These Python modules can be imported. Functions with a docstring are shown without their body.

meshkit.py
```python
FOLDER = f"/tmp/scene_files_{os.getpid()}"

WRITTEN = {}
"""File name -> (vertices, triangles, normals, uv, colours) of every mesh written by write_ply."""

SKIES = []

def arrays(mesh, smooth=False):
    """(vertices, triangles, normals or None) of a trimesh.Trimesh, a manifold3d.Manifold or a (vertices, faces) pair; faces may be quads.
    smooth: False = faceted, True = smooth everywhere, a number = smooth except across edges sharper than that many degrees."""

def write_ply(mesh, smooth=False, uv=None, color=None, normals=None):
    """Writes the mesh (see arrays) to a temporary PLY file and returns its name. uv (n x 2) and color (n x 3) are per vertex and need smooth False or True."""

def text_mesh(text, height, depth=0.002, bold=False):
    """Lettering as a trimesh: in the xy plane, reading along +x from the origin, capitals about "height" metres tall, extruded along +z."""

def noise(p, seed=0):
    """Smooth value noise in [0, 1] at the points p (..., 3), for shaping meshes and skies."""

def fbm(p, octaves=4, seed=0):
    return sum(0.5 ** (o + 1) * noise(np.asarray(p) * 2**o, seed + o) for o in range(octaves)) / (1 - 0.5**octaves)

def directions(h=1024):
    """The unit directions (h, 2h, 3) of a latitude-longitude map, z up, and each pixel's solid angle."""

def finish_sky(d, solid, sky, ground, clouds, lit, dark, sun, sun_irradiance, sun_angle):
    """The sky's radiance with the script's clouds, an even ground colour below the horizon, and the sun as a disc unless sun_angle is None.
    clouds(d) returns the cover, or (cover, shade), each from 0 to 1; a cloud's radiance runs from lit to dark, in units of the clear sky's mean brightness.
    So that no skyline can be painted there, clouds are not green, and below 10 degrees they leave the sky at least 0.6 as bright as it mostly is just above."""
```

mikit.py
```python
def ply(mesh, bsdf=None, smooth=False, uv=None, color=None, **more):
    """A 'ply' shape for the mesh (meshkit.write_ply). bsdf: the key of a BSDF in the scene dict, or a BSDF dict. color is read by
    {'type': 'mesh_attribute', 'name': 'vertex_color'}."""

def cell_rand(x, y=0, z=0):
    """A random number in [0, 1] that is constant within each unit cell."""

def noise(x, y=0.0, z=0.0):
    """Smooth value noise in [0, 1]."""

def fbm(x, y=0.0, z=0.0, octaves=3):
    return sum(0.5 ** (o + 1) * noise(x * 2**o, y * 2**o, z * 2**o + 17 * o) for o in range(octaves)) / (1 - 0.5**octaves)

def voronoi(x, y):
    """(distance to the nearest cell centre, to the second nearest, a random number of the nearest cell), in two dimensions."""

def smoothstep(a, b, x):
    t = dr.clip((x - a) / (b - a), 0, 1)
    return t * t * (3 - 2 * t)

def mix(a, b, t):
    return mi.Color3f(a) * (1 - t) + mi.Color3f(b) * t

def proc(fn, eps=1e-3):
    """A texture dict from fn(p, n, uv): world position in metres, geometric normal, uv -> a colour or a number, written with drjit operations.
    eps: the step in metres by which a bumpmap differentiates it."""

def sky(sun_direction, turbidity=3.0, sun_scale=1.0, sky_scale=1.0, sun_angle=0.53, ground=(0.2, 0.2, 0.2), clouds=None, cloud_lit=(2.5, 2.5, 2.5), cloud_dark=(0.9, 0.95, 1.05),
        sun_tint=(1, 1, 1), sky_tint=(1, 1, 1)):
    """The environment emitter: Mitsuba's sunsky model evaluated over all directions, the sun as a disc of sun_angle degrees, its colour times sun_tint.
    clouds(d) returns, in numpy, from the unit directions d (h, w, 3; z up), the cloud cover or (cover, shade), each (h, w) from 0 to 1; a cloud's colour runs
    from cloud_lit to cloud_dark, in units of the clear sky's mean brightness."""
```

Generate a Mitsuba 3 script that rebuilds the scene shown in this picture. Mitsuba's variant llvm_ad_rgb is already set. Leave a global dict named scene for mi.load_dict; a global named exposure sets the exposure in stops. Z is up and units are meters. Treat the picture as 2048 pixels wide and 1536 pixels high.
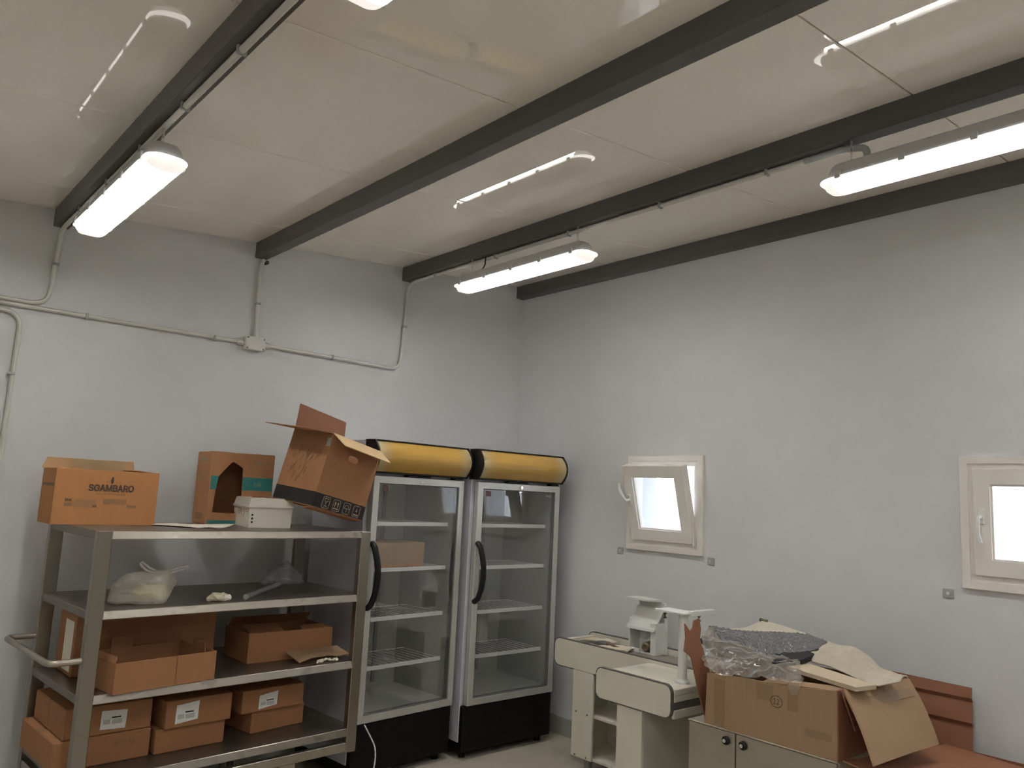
import math, random
import numpy as np, trimesh, manifold3d as m3, mitsuba as mi, drjit as dr
import shapely.geometry as sg
import mikit, meshkit
from mikit import proc, fbm, noise, smoothstep, mix
random.seed(4); rng = np.random.default_rng(4)
T = mi.ScalarTransform4f
scene, labels = {}, {}

# ---------------------------------------------------------------- camera, sky, exposure
FWD, UP = (0.64726569, 0.74885623, 0.14234281), (-0.12953014, -0.07596705, 0.98866119)
CAM = (0.0, 0.0, 1.65)
scene['camera'] = {'type': 'perspective', 'fov': 66.6107, 'fov_axis': 'x', 'near_clip': 0.05, 'far_clip': 200.0,
                   'to_world': T().look_at(origin=CAM, target=[CAM[i] + FWD[i] for i in range(3)], up=UP)}
exposure = 1.12
SKY = 10.0                # scale of the daylight outside the two small windows
SIDE = 3.5                # radiance of the prismatic sides of the diffuser
FLANGE = 1.6              # radiance of its rim
LAMP = 16.0               # radiance of a tube diffuser


def cloud(d):
    q = np.stack([d[..., 0] * 2.2, d[..., 1] * 2.2, d[..., 2] * 3.0], -1)
    return np.clip(meshkit.fbm(q + 5.0, 4) * 2.2 - 0.55, 0, 1) * 0.85


scene['sky'] = mikit.sky((-0.35, 0.5, 0.75), turbidity=4.0, sun_scale=0.25, sky_scale=SKY, ground=(0.45, 0.44, 0.42),
                         clouds=cloud, cloud_lit=(2.2, 2.2, 2.2), cloud_dark=(1.3, 1.35, 1.45))


# ---------------------------------------------------------------- materials
def bs(key, d, two=True):
    scene[key] = {'type': 'twosided', 'b': d} if two else d
    return key


def rgb(*c):
    return {'type': 'rgb', 'value': list(map(float, c))}


def pr(key, col, rough=0.5, spec=0.5, metal=0.0, **kw):
    return bs(key, {'type': 'principled', 'base_color': col if isinstance(col, dict) else rgb(*col), 'roughness': rough,
                    **({'specular': spec} if not metal else {}), 'metallic': metal, **kw})


def wall_fn(base):
    base = np.array(base)

    def fn(p, n, uv):
        a = fbm(p.x * 1.3 + p.y * 1.1, p.z * 1.3, 0.0, 3)
        b = fbm(p.x * 9 + p.y * 8, p.z * 9, 3.0, 2)
        return mi.Color3f(*map(float, base)) * (0.95 + 0.07 * a + 0.03 * b)
    return fn


def wall_bump(p, n, uv):
    return fbm(p.x * 55 + p.y * 45, p.z * 50, 1.0, 2) * 0.0006


bs('m_wall', {'type': 'bumpmap', 'scale': 1.0, 'tex': proc(wall_bump, 2e-3),
              'b': {'type': 'principled', 'base_color': proc(wall_fn((0.553, 0.562, 0.562))), 'roughness': 0.55, 'specular': 0.35}})
pr('m_skirt', (0.30, 0.31, 0.27), 0.5)


def floor_fn(p, n, uv):
    a = fbm(p.x * 1.7, p.y * 1.7, 0.0, 4)
    d = smoothstep(0.62, 0.75, fbm(p.x * 9, p.y * 9, 4.0, 3))
    return mix((0.42, 0.385, 0.315), (0.35, 0.32, 0.26), a) * (1 - 0.07 * d)


bs('m_floor', {'type': 'principled', 'base_color': proc(floor_fn), 'roughness': 0.38, 'specular': 0.4})
bs('m_ceiling', {'type': 'plastic', 'diffuse_reflectance': rgb(0.90, 0.855, 0.785), 'int_ior': 1.5})
pr('m_core', (0.10, 0.095, 0.085), 0.9)
pr('m_beam', (0.075, 0.070, 0.066), 0.40, 0.4)
pr('m_pvc', (0.55, 0.54, 0.50), 0.45)
pr('m_pvc_dark', (0.30, 0.31, 0.31), 0.5)
pr('m_screw', (0.05, 0.05, 0.05), 0.5)
pr('m_housing', (0.42, 0.42, 0.41), 0.45)
bs('m_diffuser_end', {'type': 'principled', 'base_color': rgb(0.75, 0.73, 0.70), 'roughness': 0.3})
pr('m_window', (0.74, 0.71, 0.67), 0.3)
pr('m_white', (0.72, 0.72, 0.70), 0.35)
pr('m_gasket', (0.10, 0.10, 0.10), 0.6)
pr('m_black', (0.008, 0.008, 0.009), 0.4, 0.25)
pr('m_plinth', (0.006, 0.006, 0.006), 0.55, 0.15)
pr('m_fridge_side', (0.44, 0.44, 0.48), 0.4)
pr('m_liner', (0.29, 0.305, 0.29), 0.45)
pr('m_liner_rail', (0.20, 0.21, 0.21), 0.5)
pr('m_alu', (0.58, 0.575, 0.55), 0.38, metal=0.55)
pr('m_rack', (0.68, 0.69, 0.69), 0.4)
pr('m_chrome', (0.7, 0.69, 0.67), 0.15, metal=1.0)
bs('m_pane', {'type': 'thindielectric', 'int_ior': 1.5}, two=False)


def steel_fn(p, n, uv):
    a = fbm(p.x * 3 + p.y * 3, p.z * 3, 2.0, 3)
    s = smoothstep(0.60, 0.72, fbm(p.x * 11, p.y * 11, p.z * 11, 3))
    return mix((0.47, 0.43, 0.365), (0.37, 0.34, 0.29), a) * (1 - 0.22 * s)


def steel_rough(p, n, uv):
    return 0.24 + 0.20 * fbm(p.x * 8 + p.y * 8, p.z * 8, 0.0, 3)


bs('m_steel', {'type': 'principled', 'base_color': proc(steel_fn), 'roughness': proc(steel_rough), 'metallic': 0.92})


def card(base, dark):
    def fn(p, n, uv):
        a = fbm(p.x * 5 + 3.1, p.y * 5, p.z * 5, 3)
        g = noise(p.x * 160 + p.y * 160, p.z * 14, 0.0)
        return mix(base, dark, a) * (0.96 + 0.06 * g)
    return fn


pr('m_steel_shelf', (0.20, 0.175, 0.145), 0.38, metal=0.8)
pr('m_steel_post', (0.30, 0.275, 0.23), 0.33, metal=0.9)
for k, b_, d_ in (('orange', (0.40, 0.185, 0.072), (0.35, 0.16, 0.062)), ('brown', (0.33, 0.163, 0.080), (0.27, 0.13, 0.063)),
                  ('tan', (0.33, 0.222, 0.135), (0.28, 0.18, 0.105)), ('red', (0.26, 0.118, 0.07), (0.21, 0.095, 0.055))):
    bs('m_card_' + k, {'type': 'principled', 'base_color': proc(card(b_, d_)), 'roughness': 0.75, 'specular': 0.25})
pr('m_card_light', (0.56, 0.40, 0.23), 0.8, 0.2)
pr('m_ink', (0.055, 0.030, 0.022), 0.7)
pr('m_ink_pale', (0.20, 0.115, 0.06), 0.7)
pr('m_ink_grey', (0.13, 0.11, 0.06), 0.7)
pr('m_ink_black', (0.022, 0.020, 0.020), 0.65, 0.25)
pr('m_print_tan', (0.36, 0.26, 0.19), 0.7)
pr('m_teal', (0.024, 0.150, 0.135), 0.6)
pr('m_teal_ink', (0.14, 0.22, 0.16), 0.7)
pr('m_tape', (0.25, 0.16, 0.09), 0.2)
pr('m_label', (0.66, 0.66, 0.64), 0.5)
pr('m_paper', (0.72, 0.68, 0.60), 0.7)
pr('m_abs', (0.60, 0.57, 0.50), 0.4)
pr('m_rust', (0.16, 0.065, 0.03), 0.7)
pr('m_laminate', (0.60, 0.575, 0.49), 0.4)
pr('m_edge', (0.10, 0.095, 0.085), 0.45)
pr('m_worktop', (0.16, 0.145, 0.125), 0.25)
pr('m_hutch', (0.62, 0.62, 0.60), 0.4)
pr('m_leg', (0.16, 0.16, 0.16), 0.4)
pr('m_cabinet', (0.38, 0.345, 0.28), 0.34, metal=0.6)
pr('m_foam', (0.44, 0.39, 0.315), 0.6)
pr('m_board', (0.42, 0.345, 0.25), 0.7)
pr('m_rag', (0.55, 0.49, 0.38), 0.85)
pr('m_jar', (0.17, 0.115, 0.07), 0.25)
pr('m_yellow_food', (0.60, 0.55, 0.25), 0.6)
pr('m_dark_panel', (0.010, 0.011, 0.013), 0.5, 0.3)
bs('m_bubble', {'type': 'principled', 'base_color': rgb(0.105, 0.10, 0.105), 'roughness': 0.15, 'specular': 0.8, 'clearcoat': 1.0, 'clearcoat_gloss': 0.97})


def film(key, w, col, rough=0.2):
    scene[key] = {'type': 'blendbsdf', 'weight': w, 'a': {'type': 'thindielectric', 'int_ior': 1.45},
                  'b': {'type': 'twosided', 'x': {'type': 'principled', 'base_color': rgb(*col), 'roughness': rough, 'specular': 0.6}}}


film('m_film', 0.14, (0.62, 0.56, 0.48), 0.12)
film('m_film_pale', 0.62, (0.68, 0.62, 0.50), 0.3)
film('m_bag', 0.36, (0.74, 0.70, 0.64), 0.3)
film('m_tube', 0.35, (0.45, 0.46, 0.46), 0.2)


def yellow_fn(p, n, uv):
    # translucent sign sheet, faded towards its two ends (uv.x runs along it)
    e = smoothstep(0.0, 0.16, uv.x) * smoothstep(0.0, 0.16, 1 - uv.x)
    return mix((0.45, 0.36, 0.20), (0.42, 0.25, 0.055), e)


bs('m_sign', {'type': 'principled', 'base_color': proc(yellow_fn), 'roughness': 0.22, 'specular': 0.5})
pr('m_outside_wall', (0.80, 0.79, 0.77), 0.8)
pr('m_outside_ground', (0.55, 0.54, 0.50), 0.9)

# ---------------------------------------------------------------- helpers
counts = {}


def key_of(k):
    n = counts.get(k, 0)
    counts[k] = n + 1
    return k if n == 0 else f'{k}_{n:03d}'


def thing(name, label, cat, group=None, kind=None):
    k = key_of(name)
    labels[k] = {'label': label, 'category': cat}
    if group: labels[k]['group'] = group
    if kind: labels[k]['kind'] = kind
    return k


def part(parent, name, mesh, mat, smooth=False, label=None, kind=None, uv=None, **more):
    k = key_of(parent + '__' + name)
    scene[k] = mikit.ply(mesh, mat, smooth=smooth, uv=uv, **more)
    if label or kind:
        labels[k] = {}
        if label: labels[k]['label'] = label
        if kind: labels[k]['kind'] = kind
    return k


def solo(name, label, cat, mesh, mat, smooth=False, group=None, kind=None):
    k = thing(name, label, cat, group, kind)
    scene[k] = mikit.ply(mesh, mat, smooth=smooth)
    return k


cat_ = trimesh.util.concatenate


def box(x0, x1, y0, y1, z0, z1, c=0.0):
    """box with chamfered edges"""
    if c <= 0:
        return trimesh.creation.box(bounds=[[x0, y0, z0], [x1, y1, z1]])
    lo, hi, P = (x0, y0, z0), (x1, y1, z1), []
    c = min(c, 0.45 * min(x1 - x0, y1 - y0, z1 - z0))
    for i in range(8):
        q = [hi[k] if i >> k & 1 else lo[k] for k in range(3)]
        s = [-1 if i >> k & 1 else 1 for k in range(3)]
        for k in range(3):
            r = [q[j] + (0 if j == k else s[j] * c) for j in range(3)]
            P.append(r)
    return trimesh.convex.convex_hull(np.array(P))


def hull(P):
    return trimesh.convex.convex_hull(np.array(P, float))


def man(mesh):
    return m3.Manifold(m3.Mesh(np.array(mesh.vertices, np.float32), np.array(mesh.faces, np.uint32)))


def tri(m):
    q = m.to_mesh()
    return trimesh.Trimesh(np.array(q.vert_properties)[:, :3], np.array(q.tri_verts), process=False)


def cut(a, *bs_):
    m = man(a)
    for b in bs_: m = m - man(b)
    return tri(m)


def xf(mesh, M):
    mesh = mesh.copy()
    mesh.apply_transform(M)
    return mesh


def frame_m(o, X, Y, Z):
    M = np.eye(4)
    M[:3, 0], M[:3, 1], M[:3, 2], M[:3, 3] = X, Y, Z, o
    return M


def rotz(a, o=(0, 0, 0)):
    c, s = math.cos(a), math.sin(a)
    return frame_m(o, (c, s, 0), (-s, c, 0), (0, 0, 1))


def slab(pts, t, side=0.0):
    """flat polygon (3-D points in order) thickened by t; side 0 = centred, 1 = along its normal"""
    P = np.array(pts, float)
    n = sum(np.cross(P[i] - P[0], P[(i + 1) % len(P)] - P[0]) for i in range(1, len(P)))
    n /= np.linalg.norm(n)
    X = P[1] - P[0]; X /= np.linalg.norm(X); Y = np.cross(n, X)
    poly = sg.Polygon([((p - P[0]) @ X, (p - P[0]) @ Y) for p in P])
    m = trimesh.creation.extrude_polygon(poly, t, engine='earcut')
    m.apply_translation([0, 0, (side - 1) * t / 2])
    return xf(m, frame_m(P[0], X, Y, n))


def tube(pts, r, n=12, closed=False):
    p = np.array(pts, float)
    t = np.gradient(p, axis=0) if not closed else np.roll(p, -1, 0) - np.roll(p, 1, 0)
    t /= np.linalg.norm(t, axis=1, keepdims=True) + 1e-12
    up = np.array([0.31, 0.17, 0.93]); a = []
    for i in range(len(p)):
        u = up - (up @ t[i]) * t[i]
        if np.linalg.norm(u) < 1e-3: u = np.cross(t[i], [1, 0, 0])
        u /= np.linalg.norm(u); a.append(u); up = u
    a = np.array(a); b = np.cross(t, a)
    w = np.arange(n) * 2 * np.pi / n
    R = np.broadcast_to(r, (len(p),))
    V = (p[:, None] + R[:, None, None] * (np.cos(w)[None, :, None] * a[:, None] + np.sin(w)[None, :, None] * b[:, None])).reshape(-1, 3)
    F = []
    L = len(p) if closed else len(p) - 1
    for i in range(L):
        i2 = (i + 1) % len(p)
        for j in range(n):
            j2 = (j + 1) % n
            F += [[i * n + j, i * n + j2, i2 * n + j2], [i * n + j, i2 * n + j2, i2 * n + j]]
    if not closed:
        c0, c1 = len(V), len(V) + 1
        V = np.vstack([V, p[0], p[-1]])
        for j in range(n):
            j2 = (j + 1) % n
            F += [[c0, j2, j], [c1, (len(p) - 1) * n + j, (len(p) - 1) * n + j2]]
    return trimesh.Trimesh(V, np.array(F), process=False)


def bend(pts, r, n=6):
    """polyline with its corners rounded by arcs of about radius r"""
    p = [np.array(q, float) for q in pts]
    out = [p[0]]
    for i in range(1, len(p) - 1):
        a, b = p[i - 1] - p[i], p[i + 1] - p[i]
        la, lb = np.linalg.norm(a), np.linalg.norm(b)
        d = min(r, 0.45 * la, 0.45 * lb)
        s, e = p[i] + a / la * d, p[i] + b / lb * d
        for k in range(n + 1):
            u = k / n
            out.append((1 - u) ** 2 * s + 2 * u * (1 - u) * p[i] + u * u * e)
    out.append(p[-1])
    return np.array(out)


def resample(pts, n):
    p = np.array(pts, float)
    s = np.r_[0, np.cumsum(np.linalg.norm(np.diff(p, axis=0), axis=1))]
    q = np.linspace(0, s[-1], n)
    return np.stack([np.interp(q, s, p[:, k]) for k in range(3)], 1)


def sheet(G, t):
    """grid (nu, nv, 3) of points thickened by t along its normals"""
    G = np.array(G, float); nu, nv = G.shape[:2]
    N = np.cross(np.gradient(G, axis=0), np.gradient(G, axis=1))
    N /= np.linalg.norm(N, axis=2, keepdims=True) + 1e-12
    A, B = (G + N * t / 2).reshape(-1, 3), (G - N * t / 2).reshape(-1, 3)
    V = np.vstack([A, B]); o = nu * nv; F = []
    for i in range(nu - 1):
        for j in range(nv - 1):
            a, b, c, d = i * nv + j, (i + 1) * nv + j, (i + 1) * nv + j + 1, i * nv + j + 1
            F += [[a, b, c], [a, c, d], [o + a, o + c, o + b], [o + a, o + d, o + c]]
    rim = [(i, 0) for i in range(nu)] + [(nu - 1, j) for j in range(1, nv)] + [(i, nv - 1) for i in range(nu - 2, -1, -1)] + [(0, j) for j in range(nv - 2, 0, -1)]
    r = [i * nv + j for i, j in rim]
    for k in range(len(r)):
        a, b = r[k], r[(k + 1) % len(r)]
        F += [[a, o + a, o + b], [a, o + b, b]]
    return trimesh.Trimesh(V, np.array(F), process=False)


def loft(top, bot, nu, nv, disp=None):
    """grid between two polylines; disp(s, t, points) -> offset along z-ish normal"""
    a, b = resample(top, nu), resample(bot, nu)
    t = np.linspace(0, 1, nv)[None, :, None]
    G = a[:, None] * (1 - t) + b[:, None] * t
    if disp is not None:
        s = np.linspace(0, 1, nu)[:, None] + 0 * t[..., 0]
        N = np.cross(np.gradient(G, axis=0), np.gradient(G, axis=1)); N /= np.linalg.norm(N, axis=2, keepdims=True) + 1e-12
        if N[..., 2].mean() < 0: N = -N
        G = G + N * disp(s, t[..., 0] + 0 * s, G)[..., None]
    return G


def lathe(prof, n=24):
    return trimesh.creation.revolve(np.array(prof, float), sections=n)


def open_box(w, d, h, t=0.005, floor_t=0.006):
    return cut(box(0, w, 0, d, 0, h), box(t, w - t, t, d - t, floor_t, h + 0.1))


# ---------------------------------------------------------------- room shell
XR, YB, XL, YF = 4.146, 4.705, -2.45, -4.0
CS, CZ = 0.085, 3.0044                      # the lean-to ceiling rises by CS towards the wall with the windows


def cz(x):
    return CZ + CS * x


WIN = [(3.214, 1.650), (1.130, 1.633)]       # centres (y, z) of the two windows
WW, WH = 0.61, 0.625


def structure(name, label, cat, mesh, mat, smooth=False):
    return solo(name, label, cat, mesh, mat, smooth, kind='structure')


structure('floor', 'grey beige resin floor', 'floor', box(XL - .3, XR + .3, YF - .3, YB + .3, -0.15, 0), 'm_floor')
structure('wall_back', 'pale blue grey wall behind the trolley and the two fridges', 'wall', box(XL - .3, XR + .3, YB, YB + .25, 0, 3.36), 'm_wall')
holes = [box(XR - .1, XR + .5, y - WW / 2 + .035, y + WW / 2 - .035, z - WH / 2 + .035, z + WH / 2 - .035) for y, z in WIN]
structure('wall_right', 'pale blue grey wall with the two small windows', 'wall', cut(box(XR, XR + .25, YF, YB, 0, 3.36), *holes), 'm_wall')
structure('wall_left', 'pale blue grey wall on the left', 'wall', box(XL - .25, XL, YF, YB, 0, 3.0), 'm_wall')
structure('wall_front', 'pale blue grey wall behind the viewer', 'wall', box(XL - .3, XR + .3, YF - .25, YF, 0, 3.36), 'm_wall')
structure('baseboard_right', 'grey green painted skirting band below the windows', 'baseboard', box(XR - .008, XR, YF, YB - .008, 0, .12, .002), 'm_skirt')
structure('baseboard_back', 'grey green painted skirting band behind the fridges', 'baseboard', box(XL, XR, YB - .008, YB, 0, .12, .002), 'm_skirt')

# ceiling: sandwich panels one by one below a backing slab
ce = thing('ceiling', 'sloping ceiling of glossy off white panels', 'ceiling', kind='structure')
part(ce, 'backing', hull([(x, y, cz(x) + dz) for x in (XL - .3, XR + .3) for y in (YF - .3, YB + .3) for dz in (.045, .2)]), 'm_core')
ys = [YB] + [4.29 - 1.045 * k for k in range(8)] + [YF]
for y1, y0 in zip(ys[:-1], ys[1:]):
    g, c = 0.0030, 0.004
    a, b = y0 + (g if y0 > YF else 0), y1 - (g if y1 < YB else 0)
    P = []
    for x in (XL, XR):
        z = cz(x)
        P += [(x, a, z + .05), (x, a, z + c), (x, a + c, z), (x, b - c, z), (x, b, z + c), (x, b, z + .05)]
    part(ce, 'panel', hull(P), 'm_ceiling')

# beams
BEAMS = [(0.750, 'dark grey steel ceiling beam nearest the left edge, carrying the two left lamps'),
         (1.868, 'dark grey steel ceiling beam in the middle with no lamp under it'),
         (2.965, 'dark grey steel ceiling beam carrying the two right lamps'),
         (4.071, 'dark grey steel ceiling beam lying along the top of the wall with windows')]
BW, BH = 0.075, 0.098
for x, lab in BEAMS:
    k = thing('ceiling_beam', lab, 'beam')
    P = [(x + dx, y, z) for y in (YF, YB) for dx, z in ((0, cz(x)), (BW, cz(x + BW)), (0.003, cz(x) - BH), (BW - .003, cz(x) - BH), (0, cz(x) - BH + .003), (BW, cz(x) - BH + .003))]
    part(k, 'bar', hull(P), 'm_beam')


# ---------------------------------------------------------------- lamps
def stadium(w, l, r, z, n=6):
    out = []
    for sx, sy, a0 in ((1, 1, 0), (-1, 1, 90), (-1, -1, 180), (1, -1, 270)):
        for i in range(n + 1):
            a = math.radians(a0 + 90 * i / n)
            out.append((sx * (w / 2 - r) + r * math.cos(a), sy * (l / 2 - r) + r * math.sin(a), z))
    return out


def chain(x, y, z0, z1):
    ms, n = [], max(2, int((z1 - z0) / 0.022))
    st = (z1 - z0) / n
    for i in range(n):
        w = np.arange(10) * 2 * np.pi / 10
        c, s = 0.006 * np.cos(w), (st / 2 + .003) * np.sin(w)
        z = z0 + st * (i + .5)
        pts = np.stack([x + (c if i % 2 else 0 * c), y + (0 * c if i % 2 else c), z + s], 1)
        ms.append(tube(pts, 0.0013, 5, closed=True))
    return cat_(ms)


LW, LL = 0.150, 1.19


def lamp(x, y, z, label, top, chains=(-.40, .40), length=LL):
    k = thing('fluorescent_lamp', label, 'ceiling light', 'fluorescent lamps hung under the beams')
    M = frame_m((x, y, z), (1, 0, 0), (0, 1, 0), (0, 0, 1))
    L = length
    hs = hull(stadium(LW - .012, L - .056, .050, .002) + stadium(LW - .012, L - .056, .050, .016) + stadium(LW - .036, L - .085, .042, .052) + stadium(LW - .058, L - .11, .03, .066))
    part(k, 'housing', xf(hs, M), 'm_housing', 30)
    rim = cut(hull(stadium(LW, L, .058, -.004) + stadium(LW, L, .058, .002)), hull(stadium(LW - .020, L - .064, .046, -.02) + stadium(LW - .020, L - .064, .046, .02)))
    part(k, 'diffuser_flange', xf(rim, M), 'm_diffuser_end', emitter={'type': 'area', 'radiance': rgb(FLANGE, FLANGE * .97, FLANGE * .93)})
    # glowing middle of the diffuser: an open trough
    c = [(-.066, -.002), (-.063, -.022), (-.050, -.034), (-.025, -.039), (.025, -.039), (.050, -.034), (.063, -.022), (.066, -.002)]
    a = L / 2 - .062

    def trough(ids):
        q = [c[i] for i in ids]; n = len(q)
        V = [(px, yy, pz) for yy in (-a, a) for px, pz in q]
        F = [f for i in range(n - 1) for f in ([i, n + i + 1, i + 1], [i, n + i, n + i + 1])]
        m = trimesh.Trimesh(np.array(V), np.array(F), process=False)
        want = np.array([sum(p[0] for p in q), 0, -1.0 if abs(sum(p[0] for p in q)) < 1e-6 else 0])
        if (m.face_normals.mean(0) @ want) < 0: m.invert()
        return m
    part(k, 'diffuser', xf(trough([1, 2, 3, 4, 5, 6]), M), 'm_diffuser_end', emitter={'type': 'area', 'radiance': rgb(LAMP, LAMP * .985, LAMP * .95)})
    for ids in ([0, 1], [6, 7]):
        part(k, 'diffuser_side', xf(trough(ids), M), 'm_diffuser_end', emitter={'type': 'area', 'radiance': rgb(SIDE, SIDE * .97, SIDE * .92)})
    for s in (-1, 1):
        P = [(px, s * (a + .0005), pz) for px, pz in c]
        for px, py, _ in stadium(LW - .016, L - .016, .048, 0):
            if s * py > a: P.append((px, py, -.004))
        for px, py, _ in stadium(LW - .05, L - .05, .03, 0):
            if s * py > a: P.append((px, py, -.034))
        e = hull(P)
        e.update_faces((e.face_normals[:, 1] * s > -0.9) & (e.face_normals[:, 2] < 0.9))
        part(k, 'diffuser_end', xf(e, M), 'm_diffuser_end', 30, emitter={'type': 'area', 'radiance': rgb(.36, .335, .315)})
    for sx in (-1, 1):
        for f in (-.42, -.21, 0, .21, .42):
            cl = box(sx * .0765 - .005, sx * .0765 + .005, f * L - .012, f * L + .012, -.008, .022, .002)
            part(k, 'clip', xf(cl, M), 'm_housing')
    for f in chains:
        part(k, 'chain', chain(x, y + f * L, z + .064, top), 'm_chrome')
    return k


BZ1, BZ3 = cz(.75) - BH, cz(2.965) - BH
lamp(.787, 3.44, 2.802, 'lit twin tube lamp under the left beam, over the trolley', BZ1)
lamp(2.985, 3.43, 2.988, 'lit twin tube lamp under the third beam, just before the corner', BZ3)
lamp(2.985, .925, 2.988, 'lit twin tube lamp cut by the right edge of the picture', BZ3)
lamp(.787, .965, 2.802, 'lit twin tube lamp at the top edge of the picture, near the left beam', BZ1)
lamp(2.985, -1.55, 2.988, 'lit twin tube lamp under the third beam, behind the viewer', BZ3)
lamp(.787, -1.55, 2.802, 'lit twin tube lamp under the left beam, behind the viewer', BZ1)
lamp(-1.43, 1.0, 2.63, 'lit twin tube lamp left of the viewer', 2.860)
lamp(-1.43, -1.55, 2.63, 'lit twin tube lamp left of and behind the viewer', 2.860)

# ---------------------------------------------------------------- conduits on the back wall and the beams
YC = YB - .0195
CR = .0115


def clip_at(k, p, axis):
    p = np.array(p, float)
    d = np.array([.010, .010, .010]); d[axis] = .007
    part(k, 'clip', box(*(v for i in range(3) for v in (p[i] - d[i] - .006 * (i != axis), p[i] + d[i] + .006 * (i != axis))), .003), 'm_pvc_dark')


def conduit(label, pts, clips=(), r=CR, rad=.07):
    k = thing('conduit', label, 'conduit pipe')
    part(k, 'pipe', tube(bend(pts, rad), r, 12), 'm_pvc', 40)
    for p, ax in clips: clip_at(k, p, ax)
    return k


conduit('grey conduit rising from the upper of three wall pipes and running under the left beam',
        [(-1.6, YC, 2.535), (.772, YC, 2.535), (.789, YC, BZ1 - .013), (.789, -3.0, BZ1 - .013)],
        [((.789, y, BZ1 - .012), 1) for y in (4.25, 3.75, 3.25, 2.75, 2.25)] + [((.10, YC, 2.535), 0), ((.783, YC, 2.76), 2)], rad=.085)
conduit('grey conduit running along the back wall into the left side of the junction box',
        [(-1.6, YC, 2.505), (1.835, YC, 2.513)], [((x, YC, 2.509), 0) for x in (.35, .96, 1.66)])
conduit('grey conduit turning down the back wall near the left edge of the picture',
        [(-1.6, YC, 2.474), (.66, YC, 2.474), (.645, YC, .25)], [((.650, YC, 2.15), 2), ((.647, YC, 1.3), 2), ((.1, YC, 2.474), 0)], rad=.085)
conduit('short grey conduit rising from the top of the junction box to the middle beam',
        [(1.914, YC, 2.545), (1.900, YC, 2.99), (1.918, YC - .004, 3.060)], [((1.907, YC, 2.77), 2)], rad=.05)
conduit('grey conduit leaving the right side of the junction box and running under the third beam',
        [(1.965, YC, 2.514), (2.985, YC, 2.505), (3.012, YC, BZ3 - .013), (3.012, 1.62, BZ3 - .013)],
        [((3.012, y, BZ3 - .012), 1) for y in (4.35, 3.7, 3.05, 2.4, 1.8)] + [((2.45, YC, 2.510), 0), ((3.0, YC, 2.82), 2)], rad=.085)
jb = thing('junction_box', 'small grey electrical box where three conduits meet on the back wall', 'junction box')
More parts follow.
